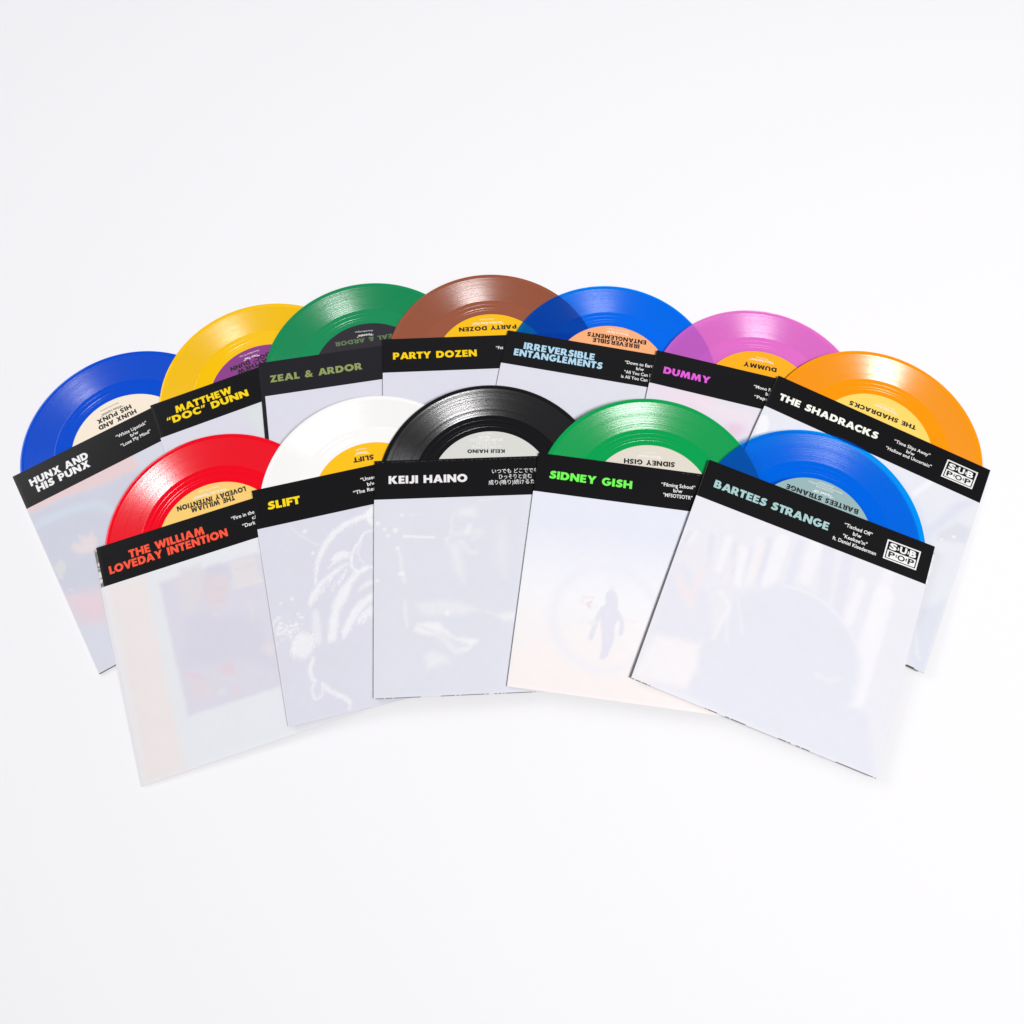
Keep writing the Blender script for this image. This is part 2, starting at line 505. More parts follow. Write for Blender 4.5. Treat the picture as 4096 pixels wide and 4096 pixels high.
PRINTS={
'hunx':[
  ('poly', [-0.6, -30.5, 88.1, -29.3, 87.8, -44.3, 59.8, -43.6, 29.4, -37.9, -1.2, -37.4], 2, (238, 214, 216), 1, 0),
  ('poly', [-1.0, -37.0, 29.2, -38.3, 59.8, -43.6, 87.8, -44.3, 52.1, -129.4, 24.4, -122.2, 0.4, -113.0], 3, (214, 216, 230), 1, 0),
  ('line', [0.7, -48.6, 17.6, -48.8, 37.2, -52.2, 49.3, -57.8, 55.9, -67.4], 3, (216, 224, 238), 1, 7),
  ('poly', [18.4, -79.6, 21.5, -76.5, 26.1, -80.4, 27.0, -73.3, 31.2, -76.9, 36.5, -75.5, 37.0, -83.7, 34.2, -89.6, 29.4, -91.1, 24.5, -89.2, 19.7, -84.7], 2.6, (236, 226, 228), 1, 0),
  ('poly', [1.2, -88.1, 8.2, -83.2, 9.4, -89.8, 7.7, -95.2, 4.5, -95.3, 4.5, -100.1, 0.9, -97.4, 1.8, -92.7], 1, (226, 226, 228), 1, 0),
  ('poly', [0.3, -113.4, 24.7, -121.3, 26.7, -125.7, 21.2, -146.2, 11.0, -142.1, 3.6, -137.6], 7, (236, 216, 224), 1, 0),
  ('line', [4.3, -110.1, 6.7, -111.0], 0.6, (240, 232, 236), 0.8, 1.2),
],
'matthew':[
  ('poly', [66.6, -33.2, 83.9, -35.0, 75.2, -61.8, 69.0, -48.1], 6, (226, 232, 232), 1, 0),
],
'dummy':[
  ('poly', [0.3, -33.2, 57.6, -29.8, 52.6, -50.7, 34.8, -51.9, 12.0, -43.6], 8, (243, 226, 238), 1, 0),
  ('poly', [48.6, -51.8, 65.8, -41.0, 94.6, -35.6, 88.3, -63.6, 63.2, -63.3], 8, (238, 228, 240), 0.9, 0),
  ('ell', [74.5, -55.5, 81.5, -53.6, 73.6, -49.8], 4, (238, 208, 228), 0.8, 0),
  ('poly', [40.9, -38.1, 83.8, -34.4, 85.3, -44.6, 59.1, -49.2], 6, (244, 232, 240), 0.8, 0),
],
'shad':[
  ('poly', [138.0, -32.4, 144.1, -29.8, 132.2, -53.3, 128.8, -49.0], 2, (246, 246, 250), 1, 0),
  ('poly', [179.0, -29.9, 172.3, -39.5, 153.8, -75.7, 149.3, -71.0, 162.9, -39.6], 4, (226, 228, 242), 1, 0),
  ('poly', [157.1, -72.8, 167.8, -56.4, 181.1, -55.4, 179.8, -69.1, 159.5, -77.4], 3, (224, 226, 236), 0.9, 0),
  ('line', [169.4, -68.7, 170.3, -68.4], 0.5, (250, 250, 252), 1, 2),
  ('line', [161.5, -75.2, 162.1, -75.0], 0.5, (250, 250, 252), 1, 1.5),
  ('poly', [164.1, -135.7, 179.1, -118.9, 180.1, -181.3, 169.7, -182.5], 3, (226, 230, 240), 1, 0),
  ('line', [165.6, -153.6, 171.7, -169.8, 174.6, -171.5], 1.5, (242, 242, 246), 0.8, 1.5),
  ('poly', [2.6, -60.2, -0.8, -41.9, 4.3, -39.2, 9.1, -45.3, 10.2, -54.7], 1.5, (250, 250, 251), 1, 0),
],
'william':[
  ('poly', [-2.0, -32.6, 32.1, -32.9, 30.4, -90.4, 30.0, -179.7, -1.3, -180.7], 4, (241, 234, 234), 1, 0),
  ('poly', [-2.0, -32.6, 2.4, -32.6, 2.9, -94.7, 1.3, -181.6, -1.8, -181.3], 4, (240, 240, 244), 1, 0),
  ('poly', [31.9, -33.9, 119.4, -36.5, 104.8, -177.6, 32.0, -174.9, 30.9, -123.8], 3, (235, 237, 242), 1, 0),
  ('poly', [40.0, -41.9, 113.3, -43.0, 118.8, -49.1, 107.4, -145.2, 39.7, -144.0, 39.2, -107.2], 2, (224, 222, 234), 1, 0),
  ('poly', [57.1, -37.3, 71.8, -38.2, 67.9, -59.8, 62.2, -72.2, 52.0, -72.2, 51.3, -50.9], 3, (228, 224, 230), 0.9, 0),
  ('ell', [78.3, -59.2, 87.4, -60.3, 75.5, -73.7], 3, (229, 219, 225), 1, 0),
  ('poly', [93.3, -43.5, 111.3, -43.3, 112.7, -65.9, 90.4, -64.4], 2, (231, 227, 231), 1, 0),
  ('line', [100.3, -78.2, 98.0, -97.7, 98.5, -103.8], 1.5, (230, 226, 231), 0.8, 2.5),
  ('poly', [66.9, -119.7, 72.3, -116.6, 79.8, -117.3, 76.4, -127.8, 68.9, -123.3], 2.5, (232, 214, 224), 0.9, 0),
  ('poly', [42.8, -112.4, 53.2, -116.9, 58.6, -122.6, 53.8, -122.9, 43.6, -117.5], 2.5, (231, 214, 224), 0.8, 0),
  ('poly', [44.2, -123.5, 53.8, -122.9, 60.1, -132.8, 57.3, -136.7, 44.6, -134.2], 4, (229, 221, 228), 1, 0),
  ('ell', [73.9, -78.7, 75.5, -79.8, 73.5, -80.1], 1, (232, 226, 231), 1, 0),
  ('poly', [76.8, -42.0, 84.8, -41.6, 90.6, -46.8, 90.4, -56.1, 87.6, -51.0, 78.2, -48.8, 72.6, -52.1], 3, (219, 217, 230), 0.9, 0),
  ('poly', [53.1, -74.1, 66.5, -74.7, 75.6, -81.9, 87.5, -80.9, 103.4, -95.5, 106.4, -130.3, 79.2, -116.0, 57.8, -113.6, 43.6, -108.7], 6, (219, 217, 230), 0.8, 0),
  ('line', [79.5, -60.7, 84.2, -61.5], 1.5, (222, 214, 222), 0.7, 1.5),
  ('line', [77.5, -69.3, 81.7, -70.2], 1.5, (224, 212, 220), 0.7, 1.5),
  ('line', [58.5, -49.3, 65.3, -49.5], 2, (232, 228, 232), 0.6, 2),
  ('line', [95.6, -50.6, 110.3, -51.4], 1, (224, 221, 229), 0.7, 1.2),
  ('line', [93.3, -64.4, 112.8, -65.4], 1, (236, 233, 236), 0.7, 1.5),
  ('ell', [105.1, -116.1, 109.8, -116.7, 104.7, -119.9], 3, (230, 226, 230), 0.8, 0),
  ('line', [63.2, -127.2, 71.8, -127.2, 76.7, -130.8], 2, (230, 224, 230), 0.7, 3),
  ('ell', [66.1, -135.4, 68.8, -135.8, 65.9, -138.2], 2, (232, 229, 232), 0.7, 0),
  ('ell', [75.0, -137.9, 77.3, -138.3, 74.1, -141.5], 2, (231, 218, 224), 0.7, 0),
],
'slift':[
  ('line', [88.4, -35.9, 78.6, -40.0, 68.4, -41.8, 58.8, -45.8, 52.1, -50.5, 46.0, -57.4, 40.9, -64.4, 37.7, -72.9, 35.3, -83.4], 1.2, (248, 248, 251), 0.85, 4.5),
  ('line', [88.6, -34.9, 83.3, -38.9, 84.2, -47.6], 1.2, (248, 248, 251), 0.9, 5),
  ('poly', [49.0, -68.4, 52.7, -64.1, 58.8, -62.5, 63.7, -65.2, 62.6, -68.5, 56.8, -68.2, 51.6, -70.0], 1, (248, 248, 251), 0.9, 0),
  ('line', [45.5, -74.7, 50.5, -70.8, 56.7, -68.7, 63.6, -68.2], 0.8, (248, 248, 251), 0.7, 1.5),
  ('line', [86.7, -52.4, 78.3, -52.5, 72.8, -58.5, 67.2, -64.5, 63.9, -71.9, 64.7, -78.2, 69.1, -81.3, 76.1, -79.9, 81.2, -81.6], 0.8, (248, 248, 251), 0.9, 2),
  ('line', [74.0, -59.8, 69.9, -66.1, 70.7, -72.5, 74.6, -77.5], 1, (248, 248, 251), 0.5, 1.5),
  ('poly', [62.7, -73.6, 53.2, -77.5, 44.6, -82.6, 38.1, -87.1, 33.1, -93.9, 28.7, -99.8, 27.8, -96.6, 30.9, -89.4, 38.9, -82.2, 49.5, -76.7, 59.9, -73.0], 1.5, (248, 248, 251), 0.9, 0),
  ('poly', [77.2, -79.1, 68.7, -83.2, 61.7, -89.6, 56.1, -99.3, 48.9, -107.5, 46.3, -116.7, 42.4, -128.4, 36.8, -128.1, 40.1, -114.3, 45.3, -100.7, 52.9, -90.6, 62.9, -82.9, 72.6, -78.0], 2, (248, 248, 251), 0.9, 0),
  ('line', [79.2, -91.8, 71.9, -92.0, 65.5, -95.5], 1.5, (248, 248, 251), 0.7, 3),
  ('line', [77.3, -101.8, 69.8, -103.6, 62.1, -108.7, 57.2, -114.4, 51.0, -122.7, 48.3, -126.9], 1.8, (248, 248, 251), 0.85, 6),
  ('line', [75.6, -110.9, 68.0, -113.0, 61.5, -117.4], 1.5, (248, 248, 251), 0.75, 5),
  ('line', [31.9, -103.5, 31.0, -112.1, 30.3, -121.7, 30.3, -127.5], 2, (248, 248, 251), 0.6, 6),
  ('ell', [18.7, -126.2, 26.0, -127.9, 17.2, -135.4], 2.5, (244, 244, 248), 1, 0),
  ('line', [25.0, -136.8, 21.4, -144.4, 21.6, -151.1, 24.0, -153.5], 1.2, (248, 248, 251), 0.8, 3),
  ('line', [24.0, -153.5, 20.6, -157.4, 20.6, -163.0, 22.8, -166.3, 27.1, -162.7, 27.3, -156.2], 1, (248, 248, 251), 0.7, 2.2),
  ('line', [28.2, -156.4, 31.9, -161.9, 37.6, -166.6, 42.5, -170.1, 44.5, -174.2, 43.3, -178.6], 1.2, (248, 248, 251), 0.8, 3.5),
  ('line', [23.4, -34.4, 28.2, -40.8, 34.1, -46.8, 40.0, -52.4, 46.7, -56.0], 0.7, (238, 238, 245), 0.8, 1.2),
  ('line', [34.1, -40.9, 34.4, -41.0], 0.6, (248, 248, 251), 0.85, 2.6),
  ('line', [37.2, -59.4, 37.5, -59.5], 0.6, (248, 248, 251), 0.85, 2),
  ('line', [16.7, -90.2, 16.9, -90.3], 0.6, (248, 248, 251), 0.85, 2.4),
  ('line', [8.1, -91.7, 8.4, -91.7], 0.6, (248, 248, 251), 0.85, 1.3),
  ('line', [2.9, -113.3, 3.2, -113.3], 0.6, (248, 248, 251), 0.85, 2),
  ('line', [8.2, -112.6, 8.5, -112.6], 0.6, (248, 248, 251), 0.85, 2.6),
  ('line', [5.8, -110.1, 6.0, -110.1], 0.6, (248, 248, 251), 0.85, 1.4),
  ('line', [15.8, -112.0, 16.1, -112.0], 0.6, (248, 248, 251), 0.85, 1.6),
  ('line', [10.3, -117.0, 10.6, -117.0], 0.6, (248, 248, 251), 0.85, 1.5),
  ('line', [4.8, -106.9, 5.1, -107.0], 0.6, (248, 248, 251), 0.85, 1.5),
  ('line', [21.5, -106.0, 21.8, -106.0], 0.6, (248, 248, 251), 0.85, 1.3),
  ('line', [1.1, -109.9, 1.3, -110.0], 0.6, (248, 248, 251), 0.85, 1.3),
  ('line', [34.8, -92.4, 32.6, -96.4], 0.5, (246, 246, 250), 0.6, 0.9),
  ('line', [37.1, -90.2, 34.3, -94.9], 0.5, (246, 246, 250), 0.6, 0.9),
  ('line', [38.2, -88.7, 36.9, -92.5], 0.5, (246, 246, 250), 0.6, 0.9),
  ('line', [40.6, -87.6, 39.0, -90.3], 0.5, (246, 246, 250), 0.6, 0.9),
  ('line', [41.8, -86.5, 39.7, -91.2], 0.5, (246, 246, 250), 0.6, 0.9),
  ('line', [43.7, -83.7, 42.0, -87.9], 0.5, (246, 246, 250), 0.6, 0.9),
  ('line', [44.8, -81.9, 43.4, -85.7], 0.5, (246, 246, 250), 0.6, 0.9),
  ('line', [46.8, -81.7, 44.9, -87.0], 0.5, (246, 246, 250), 0.6, 0.9),
  ('line', [48.0, -79.8, 45.7, -85.1], 0.5, (246, 246, 250), 0.6, 0.9),
  ('line', [50.6, -77.3, 48.2, -80.0], 0.5, (246, 246, 250), 0.6, 0.9),
  ('line', [52.2, -76.2, 50.5, -79.4], 0.5, (246, 246, 250), 0.6, 0.9),
  ('line', [53.2, -74.3, 50.9, -78.4], 0.5, (246, 246, 250), 0.6, 0.9),
  ('line', [54.8, -73.5, 52.8, -78.9], 0.5, (246, 246, 250), 0.6, 0.9),
  ('line', [56.9, -72.1, 55.3, -74.8], 0.5, (246, 246, 250), 0.6, 0.9),
  ('line', [44.1, -111.1, 42.6, -115.1], 0.5, (246, 246, 250), 0.6, 0.9),
  ('line', [45.6, -107.7, 44.0, -111.7], 0.5, (246, 246, 250), 0.6, 0.9),
  ('line', [46.5, -105.1, 44.8, -110.6], 0.5, (246, 246, 250), 0.6, 0.9),
  ('line', [47.6, -103.9, 45.6, -106.5], 0.5, (246, 246, 250), 0.6, 0.9),
  ('line', [49.4, -101.7, 48.2, -104.1], 0.5, (246, 246, 250), 0.6, 0.9),
  ('line', [51.6, -98.5, 50.0, -101.8], 0.5, (246, 246, 250), 0.6, 0.9),
  ('line', [53.3, -97.8, 51.0, -103.3], 0.5, (246, 246, 250), 0.6, 0.9),
  ('line', [54.3, -94.0, 52.7, -96.3], 0.5, (246, 246, 250), 0.6, 0.9),
  ('line', [55.6, -92.3, 53.9, -94.9], 0.5, (246, 246, 250), 0.6, 0.9),
  ('line', [56.8, -90.7, 54.2, -95.9], 0.5, (246, 246, 250), 0.6, 0.9),
  ('line', [59.7, -88.0, 57.6, -91.8], 0.5, (246, 246, 250), 0.6, 0.9),
  ('line', [60.9, -86.0, 58.8, -90.2], 0.5, (246, 246, 250), 0.6, 0.9),
  ('line', [62.9, -83.7, 60.6, -88.2], 0.5, (246, 246, 250), 0.6, 0.9),
  ('line', [63.5, -80.8, 62.1, -84.9], 0.5, (246, 246, 250), 0.6, 0.9),
  ('line', [49.5, -120.6, 47.4, -124.5], 0.5, (246, 246, 250), 0.6, 0.9),
  ('line', [49.8, -119.9, 48.3, -122.2], 0.5, (246, 246, 250), 0.6, 0.9),
  ('line', [51.9, -118.4, 50.3, -121.7], 0.5, (246, 246, 250), 0.6, 0.9),
  ('line', [53.2, -117.4, 50.8, -119.4], 0.5, (246, 246, 250), 0.6, 0.9),
  ('line', [54.3, -116.2, 52.0, -119.7], 0.5, (246, 246, 250), 0.6, 0.9),
  ('line', [55.6, -113.7, 53.5, -116.8], 0.5, (246, 246, 250), 0.6, 0.9),
  ('line', [56.4, -112.6, 54.2, -115.8], 0.5, (246, 246, 250), 0.6, 0.9),
  ('line', [58.4, -110.4, 56.3, -114.9], 0.5, (246, 246, 250), 0.6, 0.9),
  ('line', [58.9, -109.1, 57.4, -112.0], 0.5, (246, 246, 250), 0.6, 0.9),
  ('line', [59.8, -107.8, 58.4, -110.3], 0.5, (246, 246, 250), 0.6, 0.9),
  ('line', [61.2, -117.1, 59.8, -120.7], 0.5, (246, 246, 250), 0.6, 0.9),
  ('line', [63.5, -116.5, 61.2, -120.6], 0.5, (246, 246, 250), 0.6, 0.9),
  ('line', [64.9, -116.4, 62.7, -118.7], 0.5, (246, 246, 250), 0.6, 0.9),
  ('line', [65.9, -115.3, 64.1, -120.2], 0.5, (246, 246, 250), 0.6, 0.9),
  ('line', [66.8, -114.8, 65.1, -119.0], 0.5, (246, 246, 250), 0.6, 0.9),
  ('line', [69.1, -114.5, 66.7, -117.4], 0.5, (246, 246, 250), 0.6, 0.9),
  ('line', [70.6, -113.9, 68.4, -117.3], 0.5, (246, 246, 250), 0.6, 0.9),
  ('line', [71.4, -113.4, 70.2, -116.1], 0.5, (246, 246, 250), 0.6, 0.9),
  ('line', [72.1, -113.5, 70.4, -119.0], 0.5, (246, 246, 250), 0.6, 0.9),
  ('line', [47.4, -88.0, 46.2, -91.0], 0.5, (246, 246, 250), 0.6, 0.9),
  ('line', [49.3, -86.8, 47.5, -90.8], 0.5, (246, 246, 250), 0.6, 0.9),
  ('line', [50.1, -84.8, 47.9, -87.1], 0.5, (246, 246, 250), 0.6, 0.9),
  ('line', [51.9, -83.8, 50.6, -86.1], 0.5, (246, 246, 250), 0.6, 0.9),
  ('line', [53.6, -83.4, 52.0, -88.7], 0.5, (246, 246, 250), 0.6, 0.9),
  ('line', [55.0, -82.1, 52.1, -86.6], 0.5, (246, 246, 250), 0.6, 0.9),
  ('line', [55.3, -80.3, 53.5, -84.3], 0.5, (246, 246, 250), 0.6, 0.9),
  ('line', [56.9, -80.3, 55.1, -83.6], 0.5, (246, 246, 250), 0.6, 0.9),
  ('line', [58.0, -79.0, 55.8, -83.8], 0.5, (246, 246, 250), 0.6, 0.9),
  ('line', [59.7, -76.9, 57.5, -81.9], 0.5, (246, 246, 250), 0.6, 0.9),
  ('line', [71.0, -40.8, 69.4, -46.0], 0.5, (246, 246, 250), 0.6, 0.9),
  ('line', [74.5, -39.2, 72.4, -44.5], 0.5, (246, 246, 250), 0.6, 0.9),
  ('line', [75.5, -38.9, 73.1, -42.9], 0.5, (246, 246, 250), 0.6, 0.9),
  ('line', [78.3, -38.8, 77.0, -41.1], 0.5, (246, 246, 250), 0.6, 0.9),
  ('line', [80.2, -37.6, 77.7, -39.9], 0.5, (246, 246, 250), 0.6, 0.9),
  ('line', [83.6, -38.6, 80.9, -42.4], 0.5, (246, 246, 250), 0.6, 0.9),
  ('line', [85.1, -36.9, 82.6, -41.4], 0.5, (246, 246, 250), 0.6, 0.9),
  ('line', [87.8, -36.6, 85.3, -39.9], 0.5, (246, 246, 250), 0.6, 0.9),
  ('line', [89.3, -36.2, 87.5, -39.9], 0.5, (246, 246, 250), 0.6, 0.9),
  ('line', [11.3, -124.4, 9.2, -128.3], 0.5, (246, 246, 250), 0.6, 0.9),
  ('line', [12.5, -125.6, 11.0, -129.7], 0.5, (246, 246, 250), 0.6, 0.9),
  ('line', [12.2, -126.1, 10.2, -130.3], 0.5, (246, 246, 250), 0.6, 0.9),
  ('line', [12.3, -127.1, 10.5, -129.9], 0.5, (246, 246, 250), 0.6, 0.9),
  ('line', [12.6, -127.8, 10.1, -131.0], 0.5, (246, 246, 250), 0.6, 0.9),
  ('line', [12.6, -128.7, 11.4, -132.0], 0.5, (246, 246, 250), 0.6, 0.9),
  ('line', [13.5, -129.3, 11.3, -132.7], 0.5, (246, 246, 250), 0.6, 0.9),
  ('line', [12.5, -129.7, 10.7, -134.6], 0.5, (246, 246, 250), 0.6, 0.9),
  ('line', [27.5, -118.4, 25.9, -122.3], 0.5, (246, 246, 250), 0.6, 0.9),
  ('line', [26.5, -119.4, 24.1, -121.7], 0.5, (246, 246, 250), 0.6, 0.9),
  ('line', [27.6, -120.1, 25.3, -122.4], 0.5, (246, 246, 250), 0.6, 0.9),
  ('line', [27.7, -121.7, 24.9, -126.3], 0.5, (246, 246, 250), 0.6, 0.9),
  ('line', [26.4, -123.8, 24.5, -128.6], 0.5, (246, 246, 250), 0.6, 0.9),
  ('line', [27.6, -125.0, 26.4, -127.3], 0.5, (246, 246, 250), 0.6, 0.9),
  ('line', [27.3, -126.2, 25.9, -128.6], 0.5, (246, 246, 250), 0.6, 0.9),
  ('line', [27.1, -128.2, 24.7, -131.1], 0.5, (246, 246, 250), 0.6, 0.9),
  ('line', [-2.1, -105.2, -1.9, -105.3], 0.5, (247, 247, 250), 0.75, 0.9),
  ('line', [17.5, -113.7, 17.7, -113.8], 0.5, (247, 247, 250), 0.75, 1.8),
  ('line', [1.3, -104.0, 1.5, -104.0], 0.5, (247, 247, 250), 0.75, 1.8),
  ('line', [7.1, -118.5, 7.3, -118.6], 0.5, (247, 247, 250), 0.75, 1.2),
  ('line', [-6.5, -103.3, -6.3, -103.3], 0.5, (247, 247, 250), 0.75, 1.8),
  ('line', [-8.7, -107.6, -8.6, -107.6], 0.5, (247, 247, 250), 0.75, 1.8),
  ('line', [19.4, -102.6, 19.6, -102.6], 0.5, (247, 247, 250), 0.75, 1.8),
  ('line', [5.7, -102.6, 5.9, -102.7], 0.5, (247, 247, 250), 0.75, 1.8),
  ('line', [11.2, -116.8, 11.4, -116.9], 0.5, (247, 247, 250), 0.75, 0.9),
  ('line', [11.4, -117.7, 11.6, -117.7], 0.5, (247, 247, 250), 0.75, 1.8),
  ('line', [15.5, -110.1, 15.7, -110.1], 0.5, (247, 247, 250), 0.75, 1.8),
  ('line', [-1.6, -103.8, -1.4, -103.8], 0.5, (247, 247, 250), 0.75, 0.9),
  ('line', [7.4, -114.9, 7.5, -115.0], 0.5, (247, 247, 250), 0.75, 1.2),
  ('line', [20.4, -110.3, 20.6, -110.4], 0.5, (247, 247, 250), 0.75, 1.2),
  ('line', [3.8, -101.3, 4.0, -101.3], 0.5, (247, 247, 250), 0.75, 1.2),
  ('line', [13.0, -109.8, 13.2, -109.8], 0.5, (247, 247, 250), 0.75, 1.2),
  ('line', [2.1, -110.8, 2.2, -110.9], 0.5, (247, 247, 250), 0.75, 0.9),
  ('line', [4.3, -109.0, 4.5, -109.0], 0.5, (247, 247, 250), 0.75, 1.8),
  ('line', [9.3, -108.9, 9.5, -109.0], 0.5, (247, 247, 250), 0.75, 1.8),
  ('line', [7.6, -108.0, 7.8, -108.0], 0.5, (247, 247, 250), 0.75, 0.7),
  ('line', [-1.9, -110.2, -1.7, -110.3], 0.5, (247, 247, 250), 0.75, 1.8),
  ('line', [12.7, -101.8, 12.9, -101.8], 0.5, (247, 247, 250), 0.75, 0.7),
  ('line', [3.7, -111.3, 3.9, -111.4], 0.5, (247, 247, 250), 0.75, 0.9),
  ('line', [2.9, -102.9, 3.1, -102.9], 0.5, (247, 247, 250), 0.75, 0.7),
  ('line', [20.8, -111.9, 21.0, -111.9], 0.5, (247, 247, 250), 0.75, 0.9),
  ('line', [17.8, -108.0, 17.9, -108.0], 0.5, (247, 247, 250), 0.75, 0.9),
  ('line', [11.0, -119.9, 11.2, -120.0], 0.5, (247, 247, 250), 0.75, 0.7),
  ('line', [12.7, -110.2, 12.8, -110.3], 0.5, (247, 247, 250), 0.75, 0.7),
  ('line', [5.0, -116.0, 5.2, -116.0], 0.5, (247, 247, 250), 0.75, 0.7),
  ('line', [11.6, -115.2, 11.8, -115.3], 0.5, (247, 247, 250), 0.75, 1.2),
  ('line', [15.0, -114.5, 15.1, -114.6], 0.5, (247, 247, 250), 0.75, 1.2),
  ('line', [14.1, -113.2, 14.2, -113.2], 0.5, (247, 247, 250), 0.75, 1.8),
  ('line', [6.3, -112.6, 6.4, -112.7], 0.5, (247, 247, 250), 0.75, 1.8),
  ('line', [1.5, -114.3, 1.7, -114.3], 0.5, (247, 247, 250), 0.75, 0.7),
  ('line', [10.4, -110.7, 10.6, -110.7], 0.5, (247, 247, 250), 0.75, 1.8),
  ('line', [17.3, -121.0, 17.5, -121.0], 0.5, (247, 247, 250), 0.75, 1.2),
  ('line', [19.6, -121.6, 19.8, -121.6], 0.5, (247, 247, 250), 0.75, 1.2),
  ('line', [6.4, -106.5, 6.6, -106.6], 0.5, (247, 247, 250), 0.75, 1.8),
  ('line', [4.5, -118.4, 4.7, -118.4], 0.5, (247, 247, 250), 0.75, 1.2),
  ('line', [19.1, -122.2, 19.2, -122.2], 0.5, (247, 247, 250), 0.75, 1.2),
  ('line', [5.5, -105.1, 5.7, -105.1], 0.5, (247, 247, 250), 0.75, 0.7),
  ('line', [5.4, -105.4, 5.6, -105.4], 0.5, (247, 247, 250), 0.75, 0.7),
  ('line', [7.6, -103.5, 7.8, -103.6], 0.5, (247, 247, 250), 0.75, 0.9),
  ('line', [3.1, -103.5, 3.3, -103.5], 0.5, (247, 247, 250), 0.75, 0.9),
  ('line', [12.6, -122.7, 12.7, -122.8], 0.5, (247, 247, 250), 0.75, 1.8),
  ('line', [17.6, -122.4, 17.7, -122.5], 0.5, (247, 247, 250), 0.75, 0.9),
  ('line', [17.0, -110.0, 17.2, -110.0], 0.5, (247, 247, 250), 0.75, 1.8),
  ('line', [0.1, -107.1, 0.3, -107.1], 0.5, (247, 247, 250), 0.75, 1.8),
  ('line', [-2.8, -110.0, -2.7, -110.1], 0.5, (247, 247, 250), 0.75, 0.7),
  ('line', [11.2, -114.4, 11.4, -114.5], 0.5, (247, 247, 250), 0.75, 1.8),
  ('line', [4.7, -114.0, 4.9, -114.1], 0.5, (247, 247, 250), 0.75, 1.8),
  ('line', [11.5, -113.3, 11.6, -113.4], 0.5, (247, 247, 250), 0.75, 1.8),
  ('line', [3.6, -110.4, 3.8, -110.4], 0.5, (247, 247, 250), 0.75, 1.2),
  ('line', [20.6, -105.4, 20.8, -105.5], 0.5, (247, 247, 250), 0.75, 1.8),
  ('line', [-1.9, -106.8, -1.7, -106.9], 0.5, (247, 247, 250), 0.75, 1.2),
  ('line', [-12.6, -106.9, -12.5, -106.9], 0.5, (247, 247, 250), 0.75, 0.9),
  ('line', [7.6, -113.9, 7.8, -113.9], 0.5, (247, 247, 250), 0.75, 0.7),
  ('line', [-3.8, -104.1, -3.6, -104.2], 0.5, (247, 247, 250), 0.75, 0.7),
  ('line', [9.5, -115.1, 9.7, -115.1], 0.5, (247, 247, 250), 0.75, 1.8),
  ('line', [6.0, -106.4, 6.2, -106.4], 0.5, (247, 247, 250), 0.75, 0.9),
  ('line', [5.6, -109.3, 5.8, -109.4], 0.5, (247, 247, 250), 0.75, 1.8),
  ('line', [11.7, -106.0, 11.9, -106.1], 0.5, (247, 247, 250), 0.75, 0.9),
  ('line', [4.7, -109.3, 4.9, -109.3], 0.5, (247, 247, 250), 0.75, 1.2),
  ('line', [4.2, -113.9, 4.4, -114.0], 0.5, (247, 247, 250), 0.75, 1.8),
  ('line', [21.7, -106.5, 21.9, -106.6], 0.5, (247, 247, 250), 0.75, 1.8),
  ('line', [1.2, -120.5, 1.4, -120.6], 0.5, (247, 247, 250), 0.75, 1.2),
  ('line', [-1.7, -98.3, -1.5, -98.3], 0.5, (247, 247, 250), 0.75, 1.2),
  ('line', [16.6, -108.7, 16.8, -108.8], 0.5, (247, 247, 250), 0.75, 0.7),
  ('line', [0.9, -104.7, 1.0, -104.8], 0.5, (247, 247, 250), 0.75, 0.7),
  ('line', [15.8, -119.0, 16.0, -119.0], 0.5, (247, 247, 250), 0.75, 0.9),
],
'keiji':[
  ('poly', [64.1, -42.0, 75.6, -40.5, 76.3, -47.1, 64.8, -47.6], 5, (240, 240, 244), 0.9, 0),
  ('line', [59.7, -43.7, 58.1, -51.9, 57.5, -60.2], 1.5, (240, 240, 244), 0.5, 2),
  ('line', [71.2, -55.2, 69.3, -60.2], 1.5, (240, 240, 244), 0.9, 4),
  ('line', [22.2, -61.4, 33.0, -62.2, 44.3, -63.1], 0.7, (246, 246, 248), 0.9, 1.8),
  ('line', [55.2, -63.3, 53.0, -64.6, 54.2, -66.9], 1, (240, 240, 244), 0.8, 2),
  ('line', [58.3, -61.1, 68.0, -60.1, 80.2, -60.1, 73.9, -64.5], 3, (240, 240, 244), 0.5, 4),
  ('poly', [55.5, -69.2, 63.4, -66.8, 65.5, -83.1, 66.7, -99.2, 59.3, -87.4], 4, (236, 236, 242), 0.9, 0),
  ('line', [65.1, -66.9, 70.1, -75.2, 75.3, -76.8], 2, (240, 240, 244), 0.6, 3),
  ('poly', [92.7, -56.0, 97.2, -53.4, 99.5, -70.0, 96.2, -95.0, 90.9, -76.9], 7, (234, 234, 241), 0.9, 0),
  ('line', [17.3, -70.5, 19.0, -74.1, 20.2, -84.9, 22.7, -97.4], 1.5, (240, 240, 244), 0.7, 2.2),
  ('line', [22.3, -111.8, 22.9, -120.1, 23.7, -129.5], 1.3, (240, 240, 244), 0.7, 2),
  ('line', [7.4, -55.4, 7.7, -55.4], 0.7, (244, 244, 247), 0.9, 2.4),
  ('line', [15.5, -56.4, 15.8, -56.4], 0.7, (244, 244, 247), 0.9, 3.6),
  ('line', [17.2, -70.5, 17.4, -70.5], 0.7, (244, 244, 247), 0.9, 2.4),
  ('line', [19.3, -90.2, 19.6, -90.2], 0.7, (244, 244, 247), 0.9, 3.5),
  ('line', [21.1, -90.3, 21.3, -90.3], 0.7, (244, 244, 247), 0.9, 2.5),
  ('line', [2.2, -94.7, 2.5, -94.7], 0.7, (244, 244, 247), 0.9, 2.2),
  ('line', [2.6, -50.8, 2.9, -50.8], 0.7, (244, 244, 247), 0.9, 3),
